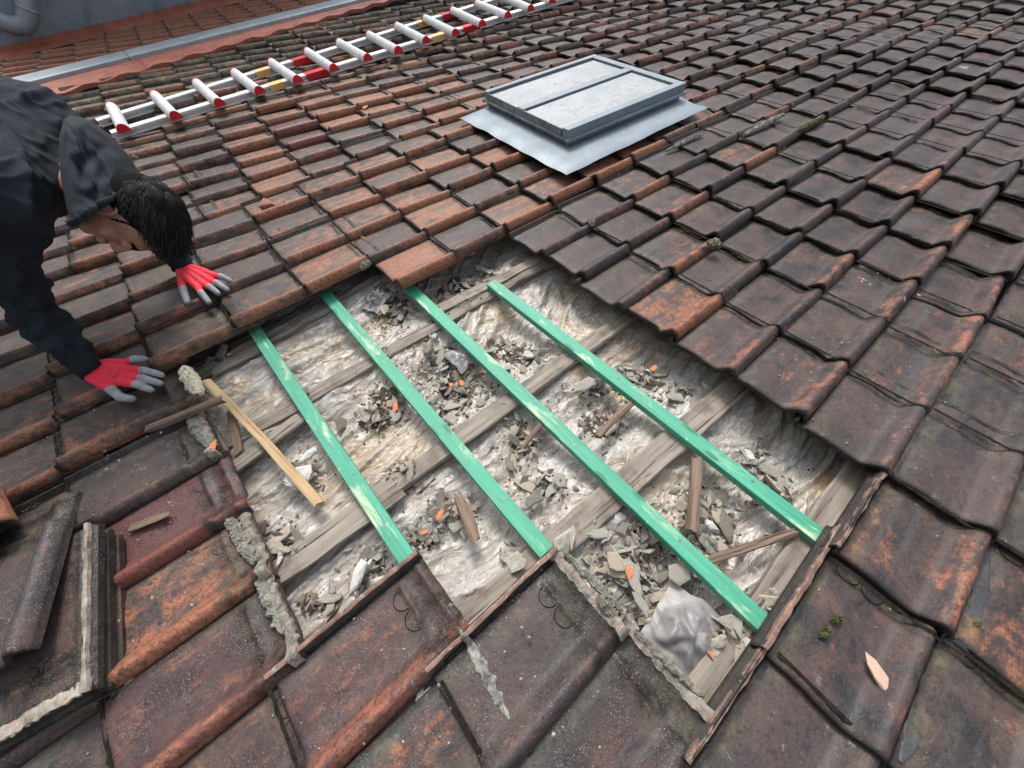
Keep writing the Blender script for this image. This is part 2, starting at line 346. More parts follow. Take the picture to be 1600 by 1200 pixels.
MAT['slot'] = simple_mat('dark_slot', (0.02, 0.02, 0.02), (0.03, 0.03, 0.03), 20)
MAT['gap'] = simple_mat('hatch_gasket', (0.03, 0.032, 0.035), (0.05, 0.052, 0.055), 20)
MAT['cloth'] = simple_mat('navy_black_fleece', (0.015, 0.020, 0.027), (0.026, 0.034, 0.044), 14, (0.85, 1), 0.35, 420, 0.0015, rnd=False, spec=0.25)
MAT['rib'] = simple_mat('ribbed_cuff', (0.010, 0.013, 0.018), (0.016, 0.02, 0.027), 20, (0.9, 1), 0.5, 200, rnd=False, spec=0.2)
MAT['skin'] = simple_mat('skin', (0.34, 0.165, 0.115), (0.42, 0.215, 0.155), 22, (0.45, 0.6), 0.15, 180, 0.001, rnd=False, c3=(0.36, 0.14, 0.11))
MAT['hair'] = simple_mat('black_hair', (0.004, 0.0035, 0.004), (0.008, 0.007, 0.007), 60, (0.42, 0.55), 0.2, 200, 0.001, spec=0.35)
MAT['hairbase'] = simple_mat('hair_mass', (0.004, 0.0035, 0.004), (0.007, 0.006, 0.006), 60, (0.7, 0.8), 0.3, 300, 0.001, spec=0.15)
MAT['scalp'] = simple_mat('cropped_hair', (0.005, 0.0045, 0.0045), (0.014, 0.011, 0.010), 300, (0.85, 1), 0.5, 400, 0.001, rnd=False, spec=0.08)
MAT['yellow'] = simple_mat('yellow_trim', (0.45, 0.40, 0.03), (0.55, 0.48, 0.04), 30)
MAT['dustcloth'] = MAT['bitumen']
def glove_mat():
    s = NT('red_glove_with_grey_dip'); P = s.coord(False)
    g = s.n('ShaderNodeAttribute', attribute_name='dip').outputs['Fac']
    k = s.noise(P, 420, 3, 0.6); n = s.noise(P, 60, 4, 0.6)
    red = s.mix(s.mapr(k, 0.35, 0.65), (0.66, 0.012, 0.035), (0.86, 0.035, 0.075))
    grey = s.mix(s.mapr(n, 0.35, 0.65), (0.20, 0.215, 0.225), (0.33, 0.345, 0.355))
    f = s.mapr(s.math('ADD', g, s.math('MULTIPLY', s.math('SUBTRACT', n, 0.5), 0.25)), 0.47, 0.53)
    return s.fin(s.mix(f, red, grey), s.mapr(n, 0.3, 0.7, 0.6, 0.8), s.bump(s.math('ADD', k, n), 0.35, 0.0015))
MAT['glove'] = glove_mat()

# ------------------------------------------------------------------ ground far below
tagm = mk_mesh('ground', [(-150, -150, 0), (150, -150, 0), (150, 150, 0), (-150, 150, 0)], [(0, 1, 2, 3)], MAT['ground'])
g = bpy.data.objects.new('ground', tagm); COL.objects.link(g); tag(g, kind='structure')

# ------------------------------------------------------------------ the tiled roof
roof = top('roof', mk_mesh('roof', [(-1.6, -1.5, -0.22), (8.2, -1.5, -0.22), (8.2, 9.0, -0.22), (-1.6, 9.0, -0.22)] ,
                           [(0, 1, 2, 3)], MAT['deck'])); tag(roof, kind='structure')
GA, CV, TL = 0.2825, 0.2133, 0.375
HR = 0.035
TILT = 0.064
def prof(y, hr=HR, rb=0.012):
    if y < 0.022: return hr * math.sin(math.pi / 2 * min(1, (y + 0.005) / 0.027))
    if y < 0.068: return hr * (math.cos(math.pi * (y - 0.022) / 0.046) + 1) / 2
    if y <= 0.2133:
        t = (y - 0.068) / (0.2133 - 0.068)
        return 0.0052 * math.sin(math.pi * t) ** 2 - 0.0022 * math.sin(2 * math.pi * t) + 0.003 * max(0, (t - 0.93) / 0.07)
    for a, b, z0, z1 in ((0.2133, 0.217, 0.003, -0.006), (0.217, 0.226, -0.006, -0.006), (0.226, 0.2285, -0.006, rb), (0.2285, 0.2355, rb, rb), (0.2355, 0.238, rb, -0.005), (0.238, 0.25, -0.005, -0.005)):
        if y <= b + 1e-9: return z0 + (z1 - z0) * (y - a) / (b - a)
    return -0.005
YS = [0, .003, .008, .014, .022, .030, .038, .046, .054, .062, .070, .100, .135, .170, .195, .207, .2133, .217, .226, .2285, .2355, .238, .2433]
XS = [0, .0025, .009, .04, .10, .17, .24, .285, .292, .296, .304, .308, .345, .349, .360, .364, .375]
def tile_mesh(k, near=True, rb=0.012):
    r = random.Random(100 + k)
    ys = YS if near else [0, .006, .022, .040, .056, .070, .14, .2133]
    xs = XS if near else [0, .006, .15, .30]
    V = []; tl = []
    ox, oy = r.uniform(0, 50), r.uniform(0, 50)
    twist = r.uniform(-0.003, 0.003)
    chip = r.random() < 0.45; cy = r.choice([0.02, 0.2, 0.19, 0.1]); cw = r.uniform(0.010, 0.022)
    bend = r.uniform(-0.003, 0.003)
    for x in xs:
        for y in ys:
            hr = HR * (1 + 0.06 * math.sin(k)) * (0.72 if x > 0.292 and near else 1)
            z = prof(y, hr, rb)
            if rb > .02 and .2285 <= y <= .2355: z += .003 * mnoise.noise(Vector((x * 30, k, 4)))
            if x < 0.001: z -= 0.006
            elif x < 0.004: z -= 0.0018
            if near and (.295 < x < .305) and .074 < y < .2: z += 0.006
            if near and (.348 < x < .361) and y > .004 and y < .22: z += 0.0065
            z += 0.0012 * mnoise.noise(Vector((x * 16 + ox, y * 20 + oy, k)))
            z += twist * (y / 0.2 - 0.5) * (0.5 - x / TL) * 2 + bend * math.sin(math.pi * x / TL)
            xx, yy = x, y
            if x < 0.004: xx += 0.0022 * mnoise.noise(Vector((oy, y * 60 + ox, k)))
            if near and chip and x < 0.004: xx += 0.010 * max(0, 1 - abs(y - cy) / cw)
            if y < 0.001: yy += 0.0012 * mnoise.noise(Vector((x * 40, ox, k)))
            if x > 0.37: xx += 0.003 * mnoise.noise(Vector((oy, y * 70 + ox, k + 9)))
            V.append((xx, yy, z)); tl.append((x, y, z))
    nx, ny = len(xs), len(ys); Fc = []
    for a in range(nx - 1):
        for b in range(ny - 1):
            i = a * ny + b; Fc.append((i, i + ny, i + ny + 1, i + 1))
    base = len(V)
    for x, d in ((xs[0], 0.017), (xs[-1], 0.012)):
        for q, y in enumerate(ys):
            src = V[q] if x == xs[0] else V[(nx - 1) * ny + q]
            V.append((src[0] + (0.001 if x == xs[0] else 0), src[1], src[2] - d + (0.006 if x == xs[0] else 0))); tl.append((x, y, -0.02))
    for b in range(ny - 1):
        Fc.append((b, b + 1, base + b + 1, base + b))                       # front lip
        j = (nx - 1) * ny + b; Fc.append((j + 1, j, base + ny + b, base + ny + b + 1))   # head end
        if near: Fc.append((base + b, base + b + 1, base + ny + b + 1, base + ny + b))   # underside
    Fc.append(tuple([a * ny for a in range(nx - 1, -1, -1)] + [base, base + ny]))
    Fc.append(tuple([a * ny + ny - 1 for a in range(nx)] + [base + 2 * ny - 1, base + ny - 1]))
    nsm = (nx - 1) * (ny - 1); mi = [0] * len(Fc)
    if near:
        for cyy in (0.116, 0.168):                                          # the two half-moon marks
            b0 = len(V); N = 9
            for q in range(N + 1):
                a = math.pi / 2 + math.pi * q / N
                for rr, dz in ((0.0245, 0.0003), (0.0236, 0.0012), (0.0226, 0.0004)):
                    x = 0.2900 + rr * math.cos(a) * 1.0; y = cyy + rr * math.sin(a)
                    V.append((x, y, prof(y) + dz)); tl.append((x, y, 0))
            for q in range(N):
                for t in range(2):
                    i = b0 + q * 3 + t; Fc.append((i, i + 1, i + 4, i + 3)); mi.append(1)
    tw = []
    for (x, y, z) in V: tw.append((x, y, z - TILT * x))
    me = mk_mesh('roof_tile_%02d' % k, tw, Fc, [MAT['tile'] if near else MAT['tile_far'], MAT['grime']])
    me.polygons.foreach_set('use_smooth', [i < nsm for i in range(len(Fc))])
    me.polygons.foreach_set('material_index', mi)
    a = me.attributes.new('tloc', 'FLOAT_VECTOR', 'POINT'); a.data.foreach_set('vector', [c for t in tl for c in t])
    return me, tw, Fc, tl, nsm
NEAR = [tile_mesh(k) for k in range(12)]
EDGE = [tile_mesh(20 + k, True, .027) for k in range(2)]
FAR = [tile_mesh(40 + k, False) for k in range(6)]

def row_shift(j, i):
    if j >= -1: return 0.02
    if j >= -5: return 0.02 + 0.03 * (-1 - j)
    return 0.50 + 0.06 * (-6 - j)
def tip(i, j):
    jj = j
    if j < 0:
        jj = j - (0.15 + 0.045 * (-j)) if i <= 1 else j - 0.045 * max(0, -j)
        if 1 < i: jj = j - (0.05 + 0.055 * (-j))
    u = 0.94 + GA * (i + row_shift(j, i)); v = 0.97 - CV * jj
    dw = -.026 * math.exp(-((i - 3.6) / 2.0) ** 2) * (1.0 if j == 6 else (.75 if j == 7 else (.5 if j > 7 else (.12 if j == 5 else 0))))
    return u, v, dw
def missing(i, j):
    if i in (-1, -2) and 0 <= j <= 6: return True
    if i == -3 and -1 <= j <= 6: return True
    if i == -4 and -1 <= j <= 4: return True
    if i == -5 and -1 <= j <= 3: return True
    return False
cand = []
for i in range(-10, 24):
    for j in range(-30, 16):
        u, v, dw = tip(i, j)
        if v > 5.30 + 0.055 * u or v < -1.6 or u > 7.6: continue
        if missing(i, j): continue
        cu, cv = u + 0.14, v + 0.11
        if 1.72 < cu < 2.38 and 1.58 < cv < 2.12: continue
        P = [pix((u + a, v + b, 0)) for a, b in ((0, 0), (GA, 0), (GA, CV), (0, CV))]
        if P[0][0] < -5000: continue
        cx = sum(p[0] for p in P) / 4; cy = sum(p[1] for p in P) / 4
        if not (-260 < cx < 1860 and -130 < cy < 1460): continue
        A = 0
        for q in range(4):
            x1, y1 = P[q]; x2, y2 = P[(q + 1) % 4]; A += x1 * y2 - x2 * y1
        inside = -30 < cx < 1630 and -10 < cy < 1230
        hidden = cx < 190 and 130 < cy < 520 and cx < 60 + (cy - 130) * 0.4
        cand.append((abs(A) * (1 if inside and not hidden else 0.02), i, j, u, v, dw, cx, cy))
cand.sort(reverse=True)
def tile_props(i, j, u, v, r):
    """orange, moss, speckle, maroon"""
    if v > 4.25: o, m, s_ = r.uniform(.25, .55), r.uniform(.6, 1.1), .1
    elif j <= -1 and u < 1.9 and v < 3.1: o, m, s_ = r.uniform(.42, 1.0), r.uniform(.0, .28), .15
    elif j <= -1 and v < 4.25 and u < 2.2: o, m, s_ = r.uniform(.25, .8), r.uniform(.1, .45), .15
    elif j <= -1: o, m, s_ = r.uniform(.32, .58), r.uniform(0.02, .2), .25
    elif i <= -4: o, m, s_ = r.uniform(.24, .56), r.uniform(.0, .08), .75
    elif j >= 5 and i <= 3: o, m, s_ = r.uniform(.22, .52), r.uniform(.0, .12), .2
    else: o, m, s_ = r.uniform(.10, .36), r.uniform(.0, .12), .25
    if j >= 0 and r.random() < .22: o = r.uniform(.45, .72)
    if u > 4.6 and v < 3: m = max(m, min(0.8, (u - 4.3) * 0.4) * r.uniform(.6, 1))
    if i <= -4 and j < 0: o = r.uniform(.38, .62); s_ = .35
    ma = 0.0
    if (i, j) in ((-6, 1),): ma, o = 0.95, 0.2
    if (i, j) in ((-5, 4),): ma, o = 0.35, 0.56
    if (i, j) in ((-6, 3), (-6, 4)): ma = 0.3
    return o, m, s_, ma
r0 = random.Random(5); TO = {}
OV = {(-3, -2): (.075, 0, -.01, .012), (-4, -2): (.02, 0, 0, .004), (-2, -1): (-.03, .01, 0, .004), (2, 4): (.03, 0, 0, 0), (1, 5): (-.03, 0, .004, .004), (3, 6): (.05, -.01, 0, 0), (-1, -4): (.03, 0, 0, .006)}
MAROON = {min(cand, key=lambda c: abs(c[6] - x) + 2 * abs(c[7] - y))[1:3] for x, y in ((470, 196), (500, 213))}
FV, FF, FTL, FTO, FTC = [], [], [], [], []
for n_, (A, i, j, u, v, dw, cx, cy) in enumerate(cand):
    o, m, s_, ma = tile_props(i, j, u, v, r0)
    if (i, j) in MAROON: ma, o, m = 0.95, .2, 0
    rz = r0.gauss(0, 0.014); du = r0.gauss(0, 0.006); dv = r0.gauss(0, 0.003); dz = r0.gauss(0, 0.0032)
    ry = r0.gauss(0, 0.007); rx = r0.gauss(0, 0.010)
    if j <= -1 and u < 2.0: rz *= 1.7; dz += r0.uniform(0, .006)
    q_ = OV.get((i, j), (0, 0, 0, 0)); rz += q_[0]; du += q_[1]; dv += q_[2]; dz += q_[3]
    if r0.random() < .05: du -= r0.uniform(.01, .025); rz += r0.gauss(0, .02)
    und = 0.009 * math.sin(u * 3.1 + v * 1.7) + 0.004 * math.sin(v * 4.3 - u)
    L = Matrix.Translation((u + du, v + dv, dz + dw + und)) @ Matrix.Rotation(rz, 4, 'Z') @ Matrix.Rotation(ry, 4, 'Y') @ Matrix.Rotation(rx, 4, 'X')
    if n_ < 300:
        tm = EDGE[(i + j) % 2][0] if (i, j) in ((-1, 7), (-2, 7), (-3, 7), (-4, 5), (-5, 4)) else r0.choice(NEAR)[0]
        ob = bpy.data.objects.new('roof_tile', tm); COL.objects.link(ob); ob.parent = roof; TO[(i, j)] = ob
        ob.matrix_basis = L; ob.color = (o, m, s_, ma)
        if (i, j) == (-6, 1): ob['label'] = 'glossy maroon tile with its bare head and nibs exposed'
    else:
        me, tw, Fc, tl, nsm = r0.choice(FAR if (A < 2500 or A < 0) else FAR)
        b = len(FV); of = (r0.uniform(0, 40), r0.uniform(0, 40), r0.uniform(0, 40))
        FV += [tuple(L @ Vector(p)) for p in tw]; FF += [tuple(q + b for q in f) for f in Fc]
        FTL += tl; FTO += [of] * len(tw); FTC += [(o, m, s_, ma)] * len(tw)
me = mk_mesh('roof_tile_field', FV, FF, MAT['tile_far'], True)
for nm, dt in (('tloc', FTL), ('tofs', FTO)):
    a = me.attributes.new(nm, 'FLOAT_VECTOR', 'POINT'); a.data.foreach_set('vector', [c for t in dt for c in t])
a = me.attributes.new('tcol', 'FLOAT_COLOR', 'POINT'); a.data.foreach_set('color', [c for t in FTC for c in t])
try: me.set_sharp_from_angle(angle=math.radians(40))
except Exception: pass
ff = part('roof_tile_field', me, roof); tag(ff, kind='stuff')
print('tiles', len(cand))

# ------------------------------------------------------------------ things in the opening: film, boards, battens
_G = {}
def vnoise(x, y, seed, sc_x, sc_y):
    if seed not in _G: _G[seed] = np.random.default_rng(seed).random((256, 256))
    G = _G[seed]
    X = x * sc_x; Y = y * sc_y; xi = np.floor(X).astype(int); yi = np.floor(Y).astype(int); fx = X - xi; fy = Y - yi
    fx = fx * fx * (3 - 2 * fx); fy = fy * fy * (3 - 2 * fy)
    g = lambda a, b: G[a % 256, b % 256]
    return (g(xi, yi) * (1 - fx) * (1 - fy) + g(xi + 1, yi) * fx * (1 - fy) + g(xi, yi + 1) * (1 - fx) * fy + g(xi + 1, yi + 1) * fx * fy)
PL = [(1.44, 0.058), (1.05, 0.060), (0.585, 0.062), (0.135, 0.080), (-0.30, 0.085)]
def sheet_h(U, Vv):
    h = np.full(U.shape, -0.108)
    d = np.min([np.abs(Vv - c) for c, _ in PL], axis=0)
    h -= 0.034 * np.clip(d / 0.2, 0, 1) ** 1.2
    wv = vnoise(U, Vv, 1, 2.2, 3.0); wu = vnoise(U, Vv, 2, 3.0, 2.0)
    sl = (vnoise(U, Vv, 9, 1.1, 1.3) - .5) * 1.3
    a = Vv + 0.12 * wv + sl * U
    r1 = 1 - np.abs(2 * vnoise(U, a, 3, 1.3, 11) - 1)
    r2 = 1 - np.abs(2 * vnoise(U + 0.1 * wu, a + sl * .3, 4, 1.8, 27) - 1)
    r3 = 1 - np.abs(2 * vnoise(U, a + .4 * sl * U, 5, 3.2, 58) - 1)
    r4 = 1 - np.abs(2 * vnoise(U + .5 * Vv, a - U * 0.6, 15, 9, 20) - 1)
    amp = 0.35 + 1.0 * vnoise(U, Vv, 6, 2.4, 3.2)
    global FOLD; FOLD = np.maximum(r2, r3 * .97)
    h += 0.018 * r1 ** 2 * amp + 0.012 * r2 ** 2 * amp + 0.0055 * r3 ** 2 * amp + .006 * r4 ** 4 * amp
    h += 0.006 * (vnoise(U, Vv, 7, 7, 7) - 0.5) - .012
    return h
us = np.linspace(-0.85, 1.35, 300); vs = np.linspace(-0.65, 1.70, 520)
U, Vv = np.meshgrid(us, vs, indexing='ij'); H = sheet_h(U, Vv)
Vt = np.stack([U, Vv, H], -1).reshape(-1, 3)
nu, nv = len(us), len(vs)
idx = np.arange(nu * nv).reshape(nu, nv)
Fq = np.stack([idx[:-1, :-1], idx[1:, :-1], idx[1:, 1:], idx[:-1, 1:]], -1).reshape(-1, 4)
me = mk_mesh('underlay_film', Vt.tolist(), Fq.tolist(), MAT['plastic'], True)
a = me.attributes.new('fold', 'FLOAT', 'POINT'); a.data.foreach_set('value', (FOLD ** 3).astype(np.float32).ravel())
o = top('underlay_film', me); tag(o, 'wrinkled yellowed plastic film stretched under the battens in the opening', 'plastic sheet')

def plank_mesh(L, W_, T, seed, mat, nseg=None, rough=0.003, taper=0.0, bow=0.0, jag=0.0):
    r = random.Random(seed); nseg = nseg or max(6, int(L / 0.05)); secs = []
    for a in range(nseg + 1):
        x = L * a / nseg; e = min(a, nseg - a) / nseg
        wd = W_ / 2 * (1 - taper * (1 - min(1, e * 5)))
        cy = bow * math.sin(math.pi * a / nseg)
        def q(k): return rough * mnoise.noise(Vector((x * 9, k * 3.1, seed)))
        c = T * 0.18
        xj = lambda k: x + (jag * r.uniform(-1, 1) if a in (0, nseg) else 0)
        secs.append([(xj(0), cy - wd + q(1), -T + q(9)), (xj(1), cy - wd + q(2), -c), (xj(2), cy - wd + c + q(2), q(3)), (xj(3), cy - wd * .3, q(4)), (xj(4), cy + wd * .35, q(5)),
                     (xj(5), cy + wd - c + q(6), q(7)), (xj(6), cy + wd + q(6), -c), (xj(7), cy + wd + q(8), -T + q(9))])
    return sweep('plank', secs, mat)
plab = ['rotten grey board nearest the worker, running up the opening', 'split grey board crossing under the first two green battens', 'grey board between the broken stack side and middle of the opening',
        'wide grey board right of the middle, with a sawn dusty face', 'grey board along the right edge of the opening by the upright tile ribs']
for k, (c, wd) in enumerate(PL):
    segs = [(-0.9, 1.45)] if k not in (1,) else [(-0.9, 0.2), (0.21, 1.45)]
    o = None
    for sidx, (a, b) in enumerate(segs):
        mk = plank_mesh(b - a, wd * (0.9 if k == 1 else 1), 0.022, 50 + k * 3 + sidx, MAT['oldwood'], rough=0.009 if k < 2 else 0.005, jag=0.014)
        ang = -0.035 if k == 1 else (-0.02 if k == 2 else 0.0) - (0.05 if k == 3 else 0)*0.9
        o = top('board', mk, (a, c + (0.03 if k in (1,) else 0) - (0 if sidx == 0 else 0.04) + (0.06 if k == 3 else 0.015) , -0.084 + 0.002 * k), rotw(ang))
        tag(o, plab[k] + (', upper length' if sidx else ''), 'board', 'old boards running up the opening')
# extra thin slats lying by the boards
for k, (p, q, wd) in enumerate([((430, 905), (625, 765), 0.05), ((345, 745), (470, 650), 0.05), ((330, 580), (410, 540), 0.045), ((690, 480), (860, 395), .05), ((1175, 640), (1245, 690), .03), ((780, 560), (1010, 690), .022)][:4]):
    A_, B_ = at(*p, -0.075), at(*q, -0.075); d = B_ - A_
    o = top('slat', plank_mesh(d.length, wd, 0.012, 80 + k, MAT['oldwood'], rough=0.004, jag=0.006), A_, rotw(math.atan2(d.y, d.x)))
    tag(o, ['pale slat lying behind the maroon tile head at lower left', 'cracked slat under the raw wood lath', 'dark damp slat beside the cream foam', 'dusty slat above the top green batten end'][k], 'slat')

bat = [((395.5, 512), (625.5, 858), 'green batten nearest the worker, its low end behind the maroon tile'), ((512, 463), (845, 852), 'second green batten from the worker, with pale worn patches'),
       ((647, 455), (1192, 972), 'third green batten from the worker, reaching the bottom right corner of the opening'), ((767, 440), (1294, 846), 'green batten highest up the slope, ending at the upright tile rib')]
for k, (p, q, lab) in enumerate(bat):
    A_, B_ = at(*p, -0.05), at(*q, -0.05)
    if k == 0: B_ = B_ + (B_ - A_).normalized() * 0.05
    if k == 1: B_ = B_ + (B_ - A_).normalized() * 0.05; A_ = A_ + (A_ - B_).normalized() * 0.03
    if k == 2: A_ = A_ + (A_ - B_).normalized() * 0.06; B_ = B_ + (B_ - A_).normalized() * 0.012
    d = B_ - A_; me = box_mesh('batten', 0, d.length, -0.0225, 0.0225, -0.027, 0, MAT['green'], 0.0015)
    o = top('batten', me, A_, rotw(math.atan2(d.y, d.x))); tag(o, lab, 'roof batten', 'new green battens across the opening')
    N = [0.25, 0.72] if k == 0 else [0.2, 0.5, 0.85]
    for t in N:
        bm = bmesh.new(); bmesh.ops.create_cone(bm, cap_ends=True, segments=10, radius1=0.0035, radius2=0.0035, depth=0.0016); mm = bpy.data.meshes.new('nail_head'); bm.to_mesh(mm); bm.free(); mm.materials.append(MAT['zinc_dirty'])
        part('nail_head', mm, o, (d.length * t, 0.006, 0.0006))
# old battens and laths still under the remaining tiles (dark cut ends)
A_, B_ = at(320, 594, -0.035), at(497, 786, -0.05); d = B_ - A_
o = top('lath', plank_mesh(d.length, 0.028, 0.014, 91, MAT['rawwood'], rough=0.002, jag=0.008, bow=0.006), A_, rotw(math.atan2(d.y, d.x)) @ Matrix.Rotation(math.atan2(-(B_.z - A_.z), d.length), 4, 'Y'))
tag(o, 'raw pine lath with a splintered lower end, unpainted, beside the green battens', 'lath')
for k, (p, q, wd, wv, lab) in enumerate([((228, 668), (345, 622), .026, .012, 'weathered brown stick lying on the tiles below the left glove'), ((203, 826), (262, 802), .018, 0.006, 'short brown stick lying on the maroon tile'),
                       ((318, 650), (350, 716), .026, -.055, 'rotten wood stub below the raw lath, left one'), ((358, 640), (370, 708), .024, -.07, 'rotten wood stub below the raw lath, partly behind it'),
                       ((1090, 715), (1082, 830), .030, -.06, 'brown rotten stick standing up the slope between the upper green battens'), ((1100, 880), (1245, 830), .020, -.06, 'long thin rotten twig at the lower end of the opening'),
                       ((935, 680), (985, 630), .022, -.065, 'brown rotten sliver between the third and fourth green battens'), ((860, 640), (815, 700), .014, -.06, 'thin dark twig left of the third green batten'), ((715, 775), (742, 842), .030, -.062, 'thick brown chunk of rotten wood in rubble right of the second batten')]):
    A_, B_ = at(*p, wv), at(*q, wv); d = B_ - A_
    o = top('stick', plank_mesh(d.length, wd, wd * 0.6, 130 + k, MAT['rotwood'], nseg=9, rough=wd * 0.20, taper=0.12, jag=0.010, bow=wd * 0.08), A_, rotw(math.atan2(d.y, d.x)))
    tag(o, lab, 'wood piece')

# ------------------------------------------------------------------ rubble
def flake_mesh(name, seed, elong=1.0, thick=0.2, mat=None):
    r = random.Random(seed); n = r.choice([5, 6, 7, 9]); V = []
    rad = [r.uniform(0.42, 1.08) for _ in range(n)]
    for lev, (s_, z) in enumerate(((1.0, 0), (1.02, thick * 0.6), (0.78, thick))):
        for k in range(n):
            a = 2 * math.pi * k / n + r.uniform(-.12, .12)
            V.append((math.cos(a) * rad[k] * s_ * elong * 0.5, math.sin(a) * rad[k] * s_ * 0.5, z + r.uniform(-.16, .16) * thick))
    V.append((0, 0, thick * r.uniform(0.8, 1.3)))
    Fc = [tuple(range(n - 1, -1, -1))]
    for lev in range(2):
        for k in range(n):
            k2 = (k + 1) % n; Fc.append((lev * n + k, lev * n + k2, (lev + 1) * n + k2, (lev + 1) * n + k))
    for k in range(n): Fc.append((2 * n + k, 2 * n + (k + 1) % n, 3 * n))
    return mk_mesh(name, V, Fc, mat)
FL = [flake_mesh('mortar_flake_%d' % k, 300 + k, random.uniform(1.1, 2.8), random.uniform(.07, .17), MAT[('mortar', 'mortar', 'mortar_dark', 'mortar_tan')[k % 4]]) for k in range(24)]
FW = [flake_mesh('white_flake_%d' % k, 340 + k, random.uniform(1, 1.7), random.uniform(.2, .4), MAT['mortar_white']) for k in range(4)]
FT = [flake_mesh('clay_shard_%d' % k, 360 + k, random.uniform(1.3, 2.4), random.uniform(.15, .25), MAT['terra']) for k in range(5)]
FR = [flake_mesh('splinter_%d' % k, 380 + k, random.uniform(4, 8), random.uniform(.5, .8), MAT['rotwood']) for k in range(5)]
ZU = [(-.127, 'below the green batten nearest the worker'), (.168, 'between the first and second green battens'), (.43, 'between the second and third green battens'), (.72, 'between the third and fourth green battens'), (9, 'above the highest green batten')]
def zone(p):
    z = next(t for lim, t in ZU if p.x < lim)
    return z + (', toward the worker' if p.y > .95 else (', toward the right edge' if p.y < .35 else ''))
COLW = {'old_mortar': 'grey', 'dark_mortar': 'dark grey', 'tan_mortar': 'tan'}
# cluster: px x, px y, spread x, spread y, number
CL = [(620, 478, 28, 26, 26), (600, 455, 16, 10, 8), (700, 560, 40, 24, 22), (710, 600, 45, 22, 26), (600, 625, 26, 30, 18), (575, 655, 26, 12, 10), (690, 640, 26, 14, 8), (815, 548, 36, 18, 20), (780, 530, 20, 8, 8),
      (770, 590, 20, 14, 8), (812, 675, 24, 30, 20), (850, 755, 30, 18, 10), (470, 735, 30, 18, 10), (475, 620, 14, 8, 3), (640, 740, 26, 12, 8), (700, 800, 32, 20, 20), (655, 835, 18, 10, 8), (580, 880, 22, 20, 10), (500, 940, 24, 12, 9), (440, 850, 22, 24, 14), (560, 910, 10, 10, 6),
      (940, 660, 34, 22, 16), (925, 605, 30, 10, 6), (1000, 590, 36, 18, 22), (1060, 610, 20, 14, 6), (1190, 715, 22, 18, 12), (1215, 765, 22, 22, 14), (1100, 790, 38, 30, 24), (1000, 850, 50, 34, 40), (970, 880, 30, 28, 18), (1050, 900, 46, 24, 24), (1130, 850, 30, 12, 8), (1120, 990, 30, 22, 16), (1015, 955, 22, 16, 10),
      (720, 440, 40, 18, 22), (700, 470, 26, 10, 10), (760, 420, 14, 10, 10), (300, 600, 16, 20, 12), (340, 560, 24, 12, 8), (800, 870, 14, 12, 5), (885, 850, 10, 8, 3), (1180, 940, 26, 12, 6)]
rr = random.Random(11); cnt = 0
TV, TF = [], []
RV, RF, RM = [], [], []
def hsheet(u, v):
    return float(sheet_h(np.array([[u]]), np.array([[v]]))[0, 0])
def rub(meq, u, v, z, sz):
    L = Matrix.Translation((u, v, z)) @ rotw(rr.uniform(0, 6.28)) @ Matrix.Rotation(rr.gauss(0, .5), 4, 'X') @ Matrix.Rotation(rr.gauss(0, .45), 4, 'Y') @ Matrix.Scale(sz, 4); b = len(RV)
    RV.extend([tuple(L @ q.co) for q in meq.vertices]); RF.extend([tuple(k + b for k in f.vertices) for f in meq.polygons]); RM.extend([rr.choice((0, 0, 0, 1, 1, 2, 3))] * len(meq.polygons))
def on_plank(v): return any(abs(v - c - 0.02) < w_ / 2 for c, w_ in PL)
